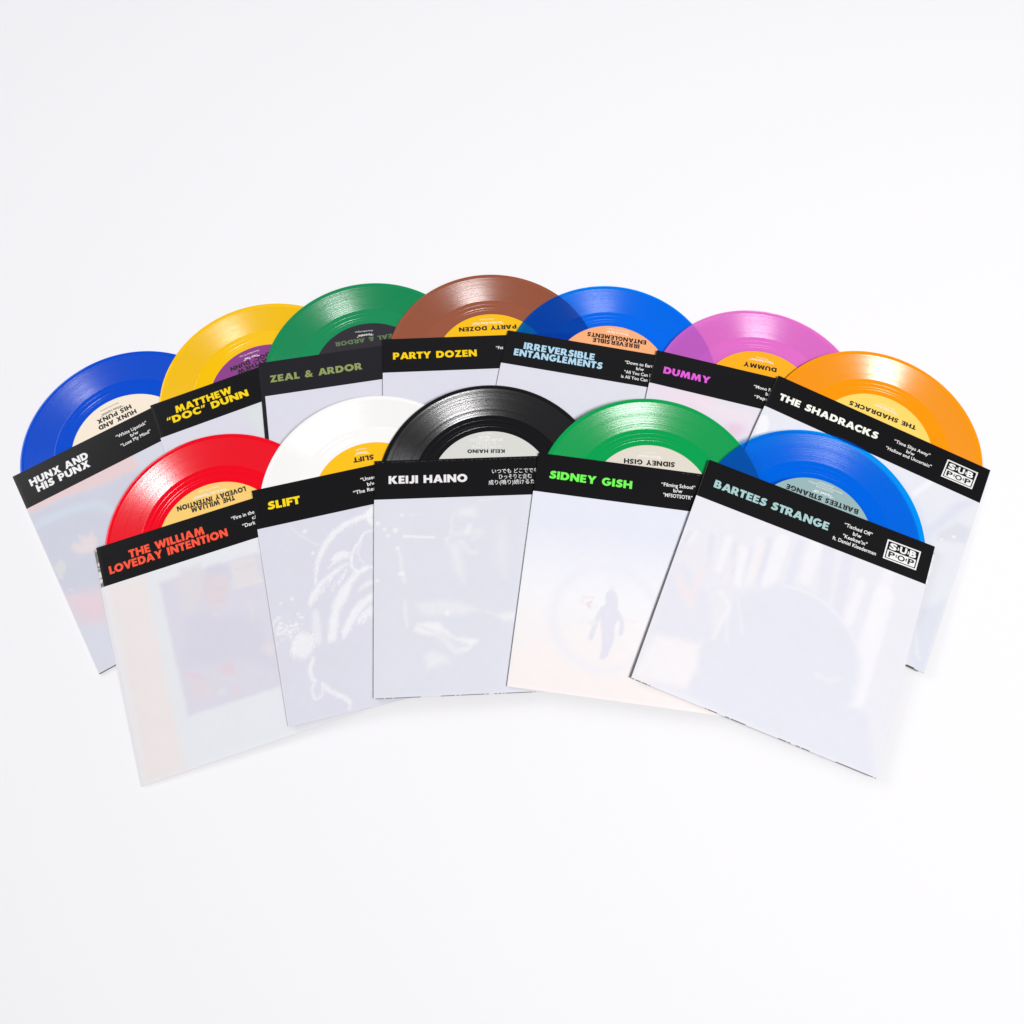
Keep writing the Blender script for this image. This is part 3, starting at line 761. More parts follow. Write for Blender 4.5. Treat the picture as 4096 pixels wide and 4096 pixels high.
  ('line', [10.0, -60.4, 10.3, -60.4], 0.7, (244, 244, 247), 0.9, 2.5),
  ('line', [20.6, -44.5, 20.8, -44.5], 0.7, (244, 244, 247), 0.9, 2.4),
  ('poly', [28.9, -113.4, 45.9, -111.5, 62.9, -113.9, 77.2, -119.7, 64.3, -122.6, 35.6, -121.4], 3.5, (235, 235, 241), 1, 0),
  ('line', [52.5, -120.8, 53.0, -120.9], 1.2, (246, 246, 248), 0.9, 3),
  ('poly', [28.2, -133.1, 31.3, -127.3, 38.8, -127.1, 47.3, -127.9, 48.9, -132.2, 58.0, -138.6, 75.5, -141.4, 66.9, -149.1, 60.2, -148.8, 67.0, -144.9, 58.7, -140.3, 49.6, -135.7, 40.4, -137.0, 31.2, -134.9], 2, (243, 243, 246), 1, 0),
  ('line', [45.4, -136.4, 52.0, -143.4, 58.5, -149.5], 2, (240, 240, 244), 0.6, 4),
  ('line', [50.5, -135.7, 56.9, -145.3, 63.5, -148.9], 2, (240, 240, 244), 0.6, 4),
  ('poly', [35.9, -151.9, 41.8, -148.0, 51.7, -153.4, 53.3, -156.8, 38.3, -160.8], 4, (237, 237, 242), 1, 0),
  ('poly', [88.9, -123.6, 102.6, -121.6, 102.3, -128.5, 93.0, -128.1], 3, (240, 240, 244), 0.9, 0),
  ('line', [81.4, -120.7, 86.4, -123.1], 1, (240, 240, 244), 0.7, 1.2),
  ('line', [31.2, -129.4, 43.8, -134.6], 1, (230, 230, 239), 0.7, 2.5),
  ('line', [42.0, -139.6, 50.2, -148.4], 1, (228, 229, 238), 0.7, 1.6),
  ('line', [46.2, -138.9, 55.1, -150.2], 1, (228, 229, 238), 0.7, 1.4),
  ('line', [52.1, -139.2, 59.4, -147.1], 1, (229, 230, 238), 0.7, 1.4),
  ('line', [62.0, -143.0, 67.0, -145.7], 1, (231, 231, 240), 0.7, 3.5),
  ('line', [61.3, -46.5, 70.1, -47.8], 1, (229, 230, 239), 0.7, 2),
  ('line', [66.4, -52.3, 70.4, -53.3], 1, (231, 231, 240), 0.7, 2),
  ('line', [61.1, -54.8, 65.4, -56.4], 1, (229, 230, 239), 0.7, 2.5),
  ('line', [79.4, -35.0, 95.4, -33.7], 1, (233, 233, 240), 0.7, 2),
  ('line', [26.2, -45.2, 36.8, -44.2], 1, (233, 233, 240), 0.7, 1.5),
  ('line', [45.9, -114.1, 45.7, -121.0], 1, (229, 230, 239), 0.7, 1.5),
],
'sidney':[
  ('grad', [-31.0, -180.0], 0, (234, 236, 248), (250, 243, 242), (247, 247, 251)),
  ('ring', [64.1, -121.9, 38.3], 5, (241, 240, 247), 0.75, 7),
  ('poly', [62.6, -108.2, 63.0, -103.3, 66.3, -100.8, 70.1, -102.3, 71.6, -106.9, 72.5, -113.4, 71.0, -117.1, 67.8, -116.2, 65.1, -117.9, 63.6, -113.3], 0.8, (231, 230, 241), 0.95, 0),
  ('poly', [64.8, -102.1, 65.2, -97.6, 67.8, -97.7, 69.0, -101.5], 1.5, (234, 236, 248), 0.7, 0),
  ('poly', [60.4, -114.6, 63.5, -111.5, 65.4, -117.8, 69.9, -115.0, 72.8, -115.9, 74.1, -120.5, 71.5, -127.4, 71.5, -134.7, 67.2, -136.1, 63.4, -136.2, 61.3, -129.2, 60.9, -122.3], 0.8, (231, 230, 241), 0.95, 0),
  ('line', [61.4, -115.8, 58.7, -122.7, 56.9, -129.8, 55.1, -137.8], 0.7, (231, 230, 241), 0.95, 3.6),
  ('line', [72.1, -116.5, 76.0, -122.9, 76.7, -127.1, 76.3, -131.9], 0.7, (231, 230, 241), 0.95, 3.4),
  ('line', [64.6, -134.8, 65.7, -141.4, 65.7, -145.7, 64.9, -150.4], 0.7, (231, 230, 241), 0.95, 4.2),
  ('line', [69.8, -134.0, 69.2, -140.1, 67.5, -145.4, 66.4, -148.9], 0.7, (231, 230, 241), 0.95, 4.2),
  ('line', [51.3, -113.7, 57.5, -115.2], 0.5, (245, 236, 239), 0.55, 1.6),
  ('line', [52.8, -111.7, 50.0, -113.6, 52.4, -116.1], 0.5, (232, 222, 230), 0.9, 1.5),
  ('line', [77.2, -120.1, 86.3, -122.3], 0.6, (246, 237, 239), 0.55, 1.6),
  ('line', [44.1, -110.7, 48.0, -114.6], 0.5, (246, 236, 239), 0.55, 1.3),
  ('line', [47.7, -110.4, 44.1, -114.7], 0.5, (246, 236, 239), 0.55, 1.3),
  ('line', [46.5, -124.8, 48.5, -127.1], 0.5, (236, 241, 239), 0.55, 1.3),
  ('line', [50.7, -123.8, 46.7, -129.9], 0.5, (236, 241, 239), 0.55, 1.3),
  ('line', [53.6, -126.8, 55.3, -127.0, 57.7, -125.8], 1, (235, 241, 238), 0.8, 4),
  ('line', [46.5, -108.6, 54.2, -108.4], 0.6, (246, 230, 234), 0.7, 1.6),
],
'bartees':[
  ('line', [4.0, -61.9, 2.4, -79.7], 2, (230, 230, 241), 0.85, 3),
  ('line', [21.0, -58.1, 24.4, -81.7], 2, (231, 231, 242), 0.85, 5),
  ('line', [39.0, -57.4, 43.7, -79.2], 2, (229, 229, 240), 0.85, 3),
  ('line', [51.7, -56.7, 52.4, -83.4], 2, (231, 229, 240), 0.85, 3),
  ('line', [61.8, -44.4, 64.6, -78.3], 2, (229, 230, 242), 0.85, 5),
  ('line', [84.3, -37.2, 84.5, -71.1], 2, (230, 231, 243), 0.85, 6),
  ('line', [105.5, -32.9, 111.7, -70.8], 2, (232, 232, 243), 0.85, 9),
  ('line', [120.5, -33.5, 124.3, -78.7], 2, (230, 230, 242), 0.85, 8),
  ('line', [144.9, -50.3, 146.2, -91.2], 2, (234, 232, 242), 0.85, 5),
  ('line', [152.3, -67.1, 150.3, -83.1], 2, (244, 236, 238), 0.85, 2.5),
  ('line', [0.4, -61.0, -1.2, -75.5], 2.5, (248, 247, 250), 0.72, 3.1),
  ('line', [8.7, -59.9, 6.3, -72.3], 2.5, (248, 247, 250), 0.648, 2.48),
  ('line', [33.0, -55.4, 33.4, -80.2], 2.5, (248, 247, 250), 0.72, 5.58),
  ('line', [46.0, -59.1, 49.6, -84.6], 2.5, (248, 247, 250), 0.72, 6.2),
  ('line', [55.2, -47.2, 56.2, -81.8], 2.5, (248, 247, 250), 0.432, 5.58),
  ('line', [71.4, -40.4, 70.5, -77.0], 2.5, (248, 247, 250), 0.72, 10.54),
  ('line', [95.4, -34.9, 95.6, -62.0], 2.5, (248, 247, 250), 0.648, 9.92),
  ('line', [135.1, -48.8, 133.3, -81.5], 2.5, (248, 247, 250), 0.72, 6.82),
  ('line', [152.8, -52.6, 151.1, -133.2], 2.5, (248, 247, 250), 0.72, 16.12),
  ('line', [152.7, -26.8, 150.9, -77.5], 2.5, (248, 247, 250), 0.576, 8.68),
  ('line', [58.6, -48.0, 58.1, -77.7], 2.5, (247, 240, 240), 0.7, 4),
  ('line', [43.8, -58.9, 39.7, -89.8], 2, (246, 240, 240), 0.5, 3),
  ('ell', [12.8, -85.4, 24.7, -79.4, 8.2, -71.5], 5, (238, 235, 242), 0.8, 0),
  ('poly', [-0.7, -102.3, 7.5, -85.4, 24.5, -95.1, 37.2, -108.5, 45.1, -133.1, 26.3, -138.8, 3.8, -142.9], 4, (233, 233, 243), 0.95, 0),
  ('line', [8.3, -97.4, 15.6, -106.5, 21.5, -111.7], 3, (244, 234, 238), 0.8, 7),
  ('line', [22.5, -89.2, 20.8, -106.5], 3, (244, 234, 238), 0.7, 6),
  ('poly', [38.8, -139.0, 50.1, -109.6, 49.6, -94.5, 69.5, -80.7, 76.1, -74.6, 95.1, -71.1, 117.1, -75.2, 137.3, -88.5, 148.8, -105.0, 151.8, -120.5, 150.8, -139.4, 163.1, -140.5, 180.0, -183.0, 126.5, -181.4, 66.3, -180.2, 38.2, -174.6, 40.9, -158.0], 5, (231, 232, 242), 1, 0),
  ('line', [49.5, -107.7, 51.1, -117.8, 55.2, -129.0], 1.5, (241, 240, 246), 0.8, 2),
  ('line', [52.5, -95.5, 59.6, -110.0, 63.5, -119.1], 1.5, (240, 240, 246), 0.7, 2),
  ('line', [83.1, -73.4, 95.3, -72.1, 108.3, -73.4, 119.8, -77.4, 132.0, -84.2, 143.0, -94.7], 1.2, (241, 241, 247), 0.8, 1.8),
  ('line', [39.7, -96.5, 48.3, -103.8, 47.3, -114.0, 45.4, -130.9], 2, (246, 244, 247), 0.7, 3),
  ('poly', [5.1, -149.7, 6.6, -144.9, 37.8, -139.3, 40.3, -156.2, 38.5, -172.4, 0.8, -178.7], 3, (246, 243, 246), 1, 0),
  ('line', [122.3, -127.5, 129.7, -128.6, 137.7, -124.3], 2, (242, 238, 243), 0.6, 4),
],
}


# key: title lines (text, foot start, foot end), title ink, song lines, record colour, label colour, label ink
SPEC = {
'hunx': dict(title=[('HUNX AND', (9.8, -15.6), (57.4, -15.8)), ('HIS PUNX', (12.7, -22.9), (56.0, -23.2))], ink=(243, 243, 243),
             songs=[('“White Lipstick”', (82.6, -11.3), (108.6, -11.5)), ('b/w', (93.0, -15.9), (99.6, -15.9)), ('“Lose My Mind”', (83.0, -20.4), (108.6, -20.2))],
             rec=(0, 76, 208), lab=(252, 238, 218), lettering='white two-line title', record='opaque royal blue'),
'matthew': dict(title=[('MATTHEW', (17.4, -14.9), (64.2, -14.7)), ('“DOC” DUNN', (8.6, -22.6), (75.6, -22.3))], ink=(255, 216, 0), songs=[],
                rec=(255, 194, 0), lab=(142, 62, 140)),
'zeal': dict(title=[('ZEAL & ARDOR', (8.2, -19.7), (83.4, -19.7))], ink=(142, 156, 92), songs=[], rec=(0, 138, 82), lab=(46, 43, 51), labink=(98, 124, 84)),
'party': dict(title=[('PARTY DOZEN', (8.3, -19.6), (77.1, -19.4))], ink=(255, 210, 0), songs=[('“Fat Hans Gone Mad”', (93.3, -13.4), (126.0, -13.4))],
              rec=(150, 82, 56), lab=(253, 194, 12)),
'irrev': dict(title=[('IRREVERSIBLE', (15.6, -15.2), (74.8, -15.1)), ('ENTANGLEMENTS', (8.6, -22.6), (82.2, -22.2))], ink=(176, 215, 236),
              songs=[('“Down to Earth”', (100.0, -12.9), (126.6, -12.9)), ('b/w', (110.0, -17.2), (116.4, -17.2)), ('“All You Can Do', (100.6, -22.0), (126.0, -21.8)), ('is All You Can Do”', (98.7, -26.7), (128.0, -26.5))],
              rec=(0, 100, 246), lab=(255, 178, 124), clear=.78, tint=(.03, .73, 1.0)),
'dummy': dict(title=[('DUMMY', (9.0, -20.1), (47.8, -19.9))], ink=(226, 92, 216), songs=[('“Mono Retriever”', (83.3, -13.8), (112.0, -13.8)), ('b/w', (93.8, -18.2), (100.4, -18.2)), ('“Pepsi', (85.0, -23.0), (97.0, -23.0))],
              rec=(244, 122, 218), lab=(252, 178, 24), clear=.6, tint=(1.0, .79, .975)),
'shad': dict(title=[('THE SHADRACKS', (7.8, -20.9), (90.7, -17.3))], ink=(248, 248, 238),
             songs=[('“Time Slips Away”', (103.6, -13.0), (133.4, -11.9)), ('b/w', (115.2, -17.3), (121.8, -17.1)), ('“Hollow and Uncertain”', (99.4, -21.9), (137.2, -20.9))],
             rec=(255, 150, 0), lab=(255, 218, 106), logo=[(146.9, -7.0), (172.0, -6.9), (171.4, -23.2), (146.2, -23.9)]),
'william': dict(title=[('THE WILLIAM', (22.6, -16.2), (80.2, -15.9)), ('LOVEDAY INTENTION', (6.2, -23.8), (96.7, -23.2))], ink=(255, 84, 56),
                songs=[('“Fire in the Mountains”', (101.9, -12.2), (139.0, -12.4)), ('c/w', (117.0, -16.5), (123.6, -16.5)), ('“Dark', (108.6, -20.6), (118.6, -20.8))],
                rec=(240, 0, 30), lab=(252, 208, 116)),
'slift': dict(title=[('SLIFT', (9.9, -18.1), (34.6, -18.5))], ink=(255, 218, 0),
              songs=[('“Unseen”', (82.3, -11.4), (97.6, -11.4)), ('b/w', (86.6, -16.2), (93.2, -16.2)), ('“The Real', (75.0, -20.7), (93.2, -20.7))],
              rec=(246, 245, 243), lab=(254, 194, 0)),
'keiji': dict(title=[('KEIJI HAINO', (10.7, -19.2), (70.8, -19.5))], ink=(236, 231, 232),
              songs=[('いつでも どこででも', (90.0, -13.2), (125.4, -13.4)), ('ひっそりと企む', (95.0, -17.8), (120.4, -18.0)), ('成り(鳴り)続けるために', (87.0, -22.3), (131.0, -22.6))],
              rec=(15, 14, 15), lab=(216, 216, 211), cap=3.1),
'sidney': dict(title=[('SIDNEY GISH', (10.5, -19.8), (74.3, -19.8))], ink=(112, 246, 84),
               songs=[('“Filming School”', (96.6, -14.0), (122.5, -13.4)), ('b/w', (106.0, -17.9), (113.0, -17.8)), ('"MFSOTSOTR"', (98.6, -22.4), (120.8, -22.1))],
               rec=(0, 158, 78), lab=(224, 217, 203)),
'bartees': dict(title=[('BARTEES STRANGE', (9.7, -20.2), (100.8, -19.7))], ink=(166, 202, 202),
                songs=[('“Tisched Off”', (111.5, -11.2), (133.4, -11.0)), ('b/w', (119.4, -15.8), (126.0, -15.7)), ('"Keekee’in"', (112.6, -20.3), (131.6, -20.0)), ('ft. Daniel Kleederman', (105.8, -24.8), (139.7, -24.5))],
                rec=(0, 100, 246), lab=(150, 180, 182), clear=.78, tint=(.03, .73, 1.0), logo=[(145.2, -8.3), (171.2, -8.1), (170.9, -23.9), (145.2, -24.2)]),
}
SLEEVE_LABEL = {
'hunx': 'black-banded sleeve at the far left with white two-line title',
'matthew': 'sleeve with yellow two-line title on its black band, second from left in the back row',
'zeal': 'sleeve with dull olive-green title and a black strip down its left side',
'party': 'sleeve with one-line yellow title on its black band, holding the brown record',
'irrev': 'back row sleeve with pale blue two-line title on its black band',
'dummy': 'sleeve with magenta title on its black band, holding the pink record',
'shad': 'sleeve with white one-line title and boxed logo on its black band, holding the orange record',
'william': 'sleeve with orange-red two-line title on its black band, leftmost of the front row',
'slift': 'sleeve with short yellow title and white brush drawing, holding the white record',
'keiji': 'upright sleeve in the middle of the front row with white title beside Japanese writing',
'sidney': 'sleeve with bright green title and a faint walking figure in a ring',
'bartees': 'sleeve with pale grey-blue title and boxed logo on its black band, front row right end',
}
RECORD_LABEL = {
'hunx': 'opaque royal blue record with cream label, at the far left of the back row',
'matthew': 'yellow record with purple label sticking out of the back row',
'zeal': 'dark green record with black label between the yellow and brown records',
'party': 'brown record with yellow label at the top of the back row',
'irrev': 'see-through blue record with peach label lying over the edge of the brown record',
'dummy': 'pink record with yellow label lying over the edge of the see-through blue record',
'shad': 'orange record with pale yellow label at the right end of the back row',
'william': 'red record with sand-coloured label at the left end of the front row',
'slift': 'white record with golden yellow label lying over the edge of the red record',
'keiji': 'black record with light grey label in the middle of the front row',
'sidney': 'bright green record with beige label between the black and blue records',
'bartees': 'see-through blue record with grey-green label in front of the orange record\'s sleeve',
}

# ------------------------------------------------------------------ table
mesh_t = mesh_obj('table_surface', [(-15, -15, 0), (15, -15, 0), (15, 15, 0), (-15, 15, 0)], [(0, 1, 2, 3)], M_TABLE)
mesh_t['kind'] = 'structure'
mesh_t['label'] = 'plain white seamless paper under the records'


# ------------------------------------------------------------------ sleeves
def front_z(x, y):
    e = np.minimum(np.minimum(x, W-x), y+H)
    return 1.9 - 0.12*np.clip(1-e/3.0, 0, 1)**2


def back_z(x, y):
    e = np.minimum(np.minimum(x, W-x), y+H)
    return 0.8*np.clip(1-e/3.0, 0, 1)**2


def card_mesh(parent, ink):
    edge = [0, .4, 1, 1.8, 3]
    xs = np.array(edge + list(np.linspace(9, W-9, 28)) + [W-e for e in edge[::-1]])
    ys = np.array([-H+e for e in edge] + list(np.linspace(-H+9, 0, 29)))
    X, Y = np.meshgrid(xs, ys, indexing='ij')
    xi, yi = np.clip(X, .3, W-.3), np.clip(Y, -H+.3, 0)
    nx, ny = X.shape
    grids = [(X, Y, front_z(X, Y)), (xi, yi, front_z(X, Y)-.25), (xi, yi, back_z(X, Y)+.25), (X, Y, back_z(X, Y))]
    verts = np.concatenate([np.stack([a.ravel(), b.ravel(), c.ravel()], 1) for a, b, c in grids])*MM
    N = nx*ny
    faces, fm = [], []
    I = lambda g, i, j: g*N + i*ny + j
    for g, flip in ((0, 0), (1, 1), (2, 0), (3, 1)):
        for i in range(nx-1):
            for j in range(ny-1):
                q = (I(g, i, j), I(g, i+1, j), I(g, i+1, j+1), I(g, i, j+1))
                faces.append(q[::-1] if flip else q)
                fm.append(0)
    for j in range(ny-1):
        for a, b in ((0, 3), (2, 1)):
            faces.append((I(a, 0, j+1), I(b, 0, j+1), I(b, 0, j), I(a, 0, j)))
            faces.append((I(a, nx-1, j), I(b, nx-1, j), I(b, nx-1, j+1), I(a, nx-1, j+1)))
            fm += [1, 1]
    for i in range(nx-1):
        for a, b in ((0, 3), (2, 1)):
            faces.append((I(a, i, 0), I(b, i, 0), I(b, i+1, 0), I(a, i+1, 0)))
            fm.append(1)
        for a, b in ((0, 1), (2, 3)):
            faces.append((I(a, i+1, ny-1), I(b, i+1, ny-1), I(b, i, ny-1), I(a, i, ny-1)))
            fm.append(0)
    return mesh_obj('printed_card', verts, faces, [ink, M_EDGE], parent, fm)


def seg_dist(px, py, pts, closed):
    d = np.full(px.shape, 1e9)
    n = len(pts)
    for k in range(n if closed else n-1):
        ax, ay = pts[k]
        bx, by = pts[(k+1) % n]
        vx, vy = bx-ax, by-ay
        l2 = vx*vx+vy*vy+1e-9
        t = np.clip(((px-ax)*vx+(py-ay)*vy)/l2, 0, 1)
        d = np.minimum(d, np.hypot(px-ax-t*vx, py-ay-t*vy))
    return d


def stroke(px, py, pts, w, taper):
    if not taper:
        return w/2 - seg_dist(px, py, pts, False)
    best = np.full(px.shape, -1e9)
    n = len(pts)-1
    for k in range(n):
        f = (k+.5)/n
        best = np.maximum(best, w/2*(.35+.65*math.sin(math.pi*min(1, f*1.1))**.6) - seg_dist(px, py, pts[k:k+2], False))
    return best


def inside(px, py, pts):
    c = np.zeros(px.shape, bool)
    n = len(pts)
    for k in range(n):
        ax, ay = pts[k]
        bx, by = pts[(k+1) % n]
        if ay == by:
            continue
        c ^= ((ay > py) != (by > py)) & (px < (bx-ax)*(py-ay)/(by-ay)+ax)
    return c


BASE = {'hunx': (222, 224, 236), 'matthew': (226, 226, 238), 'zeal': (226, 226, 238), 'party': (226, 226, 238), 'irrev': (228, 228, 239), 'dummy': (232, 230, 240),
        'shad': (236, 237, 244), 'william': (236, 238, 243), 'slift': (224, 224, 236), 'keiji': (226, 227, 237), 'sidney': (240, 240, 248), 'bartees': (238, 237, 244)}


WOB = {'slift': .15, 'keiji': .5, 'hunx': .5}


def wobble(x, y, s):
    return (np.sin(x*.31+s)+np.sin(y*.27+2*s)+np.sin((x+y)*.53+3*s)+np.sin((x-y)*.83+s*5))*.25


def paint(key, X, Y):
    """the pale picture that shows through the vellum; X, Y in millimetres on the sleeve"""
    col = np.tile(np.array(BASE[key], float), (X.size, 1))
    x, y = X.ravel(), Y.ravel()
    grain = np.random.default_rng(hash_key(key)).random(x.size)
    for kind, flat, soft, c, al, w in PRINTS.get(key, []):
        if kind == 'grad':
            t = np.clip((flat[0]-y)/(flat[0]-flat[1]), 0, 1)
            c0, c1, c2 = np.array(c, float), np.array(al, float), np.array(w, float)
            mid = np.clip(1-np.abs(t-.5)/.35, 0, 1)[:, None]
            g = np.where((t < .5)[:, None], c0, c1)
            col = g*(1-mid)+c2*mid
            continue
        pts = [(flat[i], flat[i+1]) for i in range(0, len(flat)-1, 2)]
        wx, wy = x + wobble(x, y, 1.3)*min(soft, 2.0)*WOB.get(key, .2), y + wobble(y, x, 2.1)*min(soft, 2.0)*WOB.get(key, .2)
        if kind == 'poly':
            d = seg_dist(wx, wy, pts, True)
            d = np.where(inside(wx, wy, pts), d, -d)
        elif kind == 'line':
            d = stroke(wx, wy, spline(pts, 4) if len(pts) > 2 else pts, w, key == 'slift' and len(pts) > 2)
        elif kind == 'ell':
            (cx, cy), (ax, ay), (bx, by) = pts
            ra, rb = math.hypot(ax-cx, ay-cy), math.hypot(bx-cx, by-cy)
            an = math.atan2(ay-cy, ax-cx)
            u = ((wx-cx)*math.cos(an)+(wy-cy)*math.sin(an))/ra
            v = (-(wx-cx)*math.sin(an)+(wy-cy)*math.cos(an))/rb
            d = (1-np.hypot(u, v))*min(ra, rb)
        elif kind == 'ring':
            d = w/2-np.abs(np.hypot(x-flat[0], y-flat[1])-flat[2])
        if key == 'slift':
            d = d + (grain-.5)*1.1 + .05
        a = np.clip(.5+d/(2*soft+.01), 0, 1)
        a = (a*a*(3-2*a)*al)[:, None]
        if key == 'slift':
            a = a*(.78 + .22*grain)[:, None]
        col = col*(1-a)+np.array(c, float)*a
    col += wobble(x*.6, y*.6, 4.2)[:, None]*1.1
    return col


def to_albedo(c):
    v = np.clip(c, 0, 255)/255.0
    return np.minimum((((v+.055)/1.055)**2.4)*0.885, 0.93)


def vellum_mesh(key, parent):
    x0 = {'zeal': 3.2, 'william': -2.6}.get(key, -.22)
    step = 1.0
    xs = np.concatenate([[x0], np.arange(math.ceil(x0)+.5, W, step), [W+.22]])
    ys = np.concatenate([[-H-.22, -H+.12, -H+.34], np.arange(-H+1.0, -BAND-.3, step), [-BAND]])
    X, Y = np.meshgrid(xs, ys, indexing='ij')
    nx, ny = X.shape
    Z = front_z(np.clip(X, 0, W), np.clip(Y, -H, 0)) + .16
    # the sheet lies a touch loose over the card
    Z = Z + .10*np.clip((X-4)/20, 0, 1)*np.clip((W-4-X)/20, 0, 1)*(wobble(X*.15, Y*.15, len(key)) + .6)*np.clip((-BAND-Y)/30, 0, 1)
    if key == 'william':
        Z = Z - .55*np.clip((0-X)/2.6, 0, 1)
    cols = paint(key, X, Y)
    if key != 'zeal':    # folded left edge catches paler stock
        cols[(X.ravel() < x0+.3)] = np.array([243, 242, 247])
    # the fold along the bottom is chipped and shows the dark card in dashes
    share = {'hunx': .75, 'keiji': .6, 'bartees': .5, 'shad': .85}.get(key, 0)
    if share:
        rng = random.Random(hash_key(key))
        run, dark, ny_ = 0, False, len(ys)
        for i in range(1, len(xs)-1):
            if run <= 0:
                dark = rng.random() < share
                run = rng.randint(4, 16) if dark else rng.randint(3, 14)
            run -= 1
            if dark and rng.random() < .93:
                cols[i*ny_] = (62, 54, 64)
                cols[i*ny_+1] = (150, 146, 156)
    rows = [(X, Y, Z)]
    verts = [np.stack([X.ravel(), Y.ravel(), Z.ravel()], 1)]
    faces = []
    I = lambda i, j: i*ny+j
    for i in range(nx-1):
        for j in range(ny-1):
            faces.append((I(i, j), I(i+1, j), I(i+1, j+1), I(i, j+1)))
    loop = [I(i, 0) for i in range(nx)] + [I(nx-1, j) for j in range(1, ny)] + [I(i, ny-1) for i in range(nx-2, -1, -1)] + [I(0, j) for j in range(ny-2, 0, -1)]
    base = nx*ny
    low, lowc, dark, run = [], [], False, 0
    for q in loop:
        v = verts[0][q]
        top = v[1] > -BAND-.01
        leftcard = key == 'zeal' and v[0] < 4
        low.append((v[0], v[1], (v[2]-.14) if (top or leftcard) else .85))
        c = cols[q]
        lowc.append(c)
    n = len(loop)
    for k in range(n):
        a, b = k, (k+1) % n
        faces.append((loop[b], loop[a], base+a, base+b))
    verts = np.concatenate([verts[0], np.array(low)])*MM
    cc = to_albedo(np.concatenate([cols, np.array(lowc)]))
    return mesh_obj('vellum_cover', verts, faces, M_VELLUM, parent, smooth=False, colour=cc)


def hash_key(k):
    return sum((i+3)*ord(c) for i, c in enumerate(k))


def logo(corners, parent, z):
    """boxed two-row wordmark: white on black above, black on white below"""
    (ax, ay), (bx, by), (cx, cy), (dx, dy) = corners

    def P(u, v):   # u right 0..1, v down 0..1
        return (ax*(1-u)*(1-v)+bx*u*(1-v)+cx*u*v+dx*(1-u)*v, ay*(1-u)*(1-v)+by*u*(1-v)+cy*u*v+dy*(1-u)*v)
    L = Lettering(z)

    def quad(u0, v0, u1, v1):
        for u, v in ((u0, v1), (u1, v1), (u1, v0), (u0, v0)):
            L.v.append((*P(u, v), z))
        L.f.append(list(range(L.n, L.n+4)))
        L.n += 4
    t, s = .042, .065
    quad(0, 0, 1, s), quad(0, 1-s, 1, 1), quad(0, s, t, 1-s), quad(1-t, s, 1, 1-s)
    quad(.075, .50, .925, .895)
    hi = Lettering(z)
    for txt, u0, u1 in (('S', .10, .32), ('U', .41, .615), ('B', .70, .90)):
        v, f = text_arrays(txt, .045)
        v = v.copy()
        v[:, 0] -= v[:, 0].min()
        v[:, 1] -= v[:, 1].min()
        v[:, 1] /= v[:, 1].max()
        L.add(v, f, P(u0, .445), P(u1, .445), 5.3, v[:, 0].max())
    ink = Lettering(z+.03)
    for txt, u0, u1 in (('P', .125, .315), ('O', .40, .62), ('P', .71, .895)):
        v, f = text_arrays(txt, .03)
        v = v.copy()
        v[:, 0] -= v[:, 0].min()
        v[:, 1] -= v[:, 1].min()
        v[:, 1] /= v[:, 1].max()
        ink.add(v, f, P(u0, .84), P(u1, .84), 4.6, v[:, 0].max())

    def chevron(LL, u, v, d, zz):
        for s_ in (1, -1):
            n0 = LL.n
            for uu, vv in ((u-d*.02, v-s_*.075), (u+d*.012, v-s_*.075), (u+d*.032, v), (u, v)):
                LL.v.append((*P(uu, vv), zz))
            q = [n0, n0+1, n0+2, n0+3]
            a, b, c = LL.v[n0], LL.v[n0+1], LL.v[n0+2]
            up = (b[0]-a[0])*(c[1]-a[1])-(b[1]-a[1])*(c[0]-a[0])
            LL.f.append(q if up > 0 else q[::-1])
            LL.n += 4
    chevron(L, .355, .30, 1, z), chevron(L, .655, .30, 1, z)
    chevron(ink, .365, .68, -1, z+.03), chevron(ink, .665, .68, -1, z+.03)
    e = L.build('emblem', M_WHITE_INK, parent)
    ink.build('emblem_letters', M_BLACK_INK, e)


def frame(key):
    x, y, t, u, v, a, b, c = LAYOUT[key]
    n = Vector((-b, -c, 1)).normalized()
    t = math.radians(t)
    ex = Vector((math.cos(t), math.sin(t), b*math.cos(t)+c*math.sin(t))).normalized()
    ey = n.cross(ex)
    R3 = Matrix((ex, ey, n)).transposed().to_4x4()
    return Matrix.Translation(Vector((x, y, a+b*x+c*y))*MM) @ R3


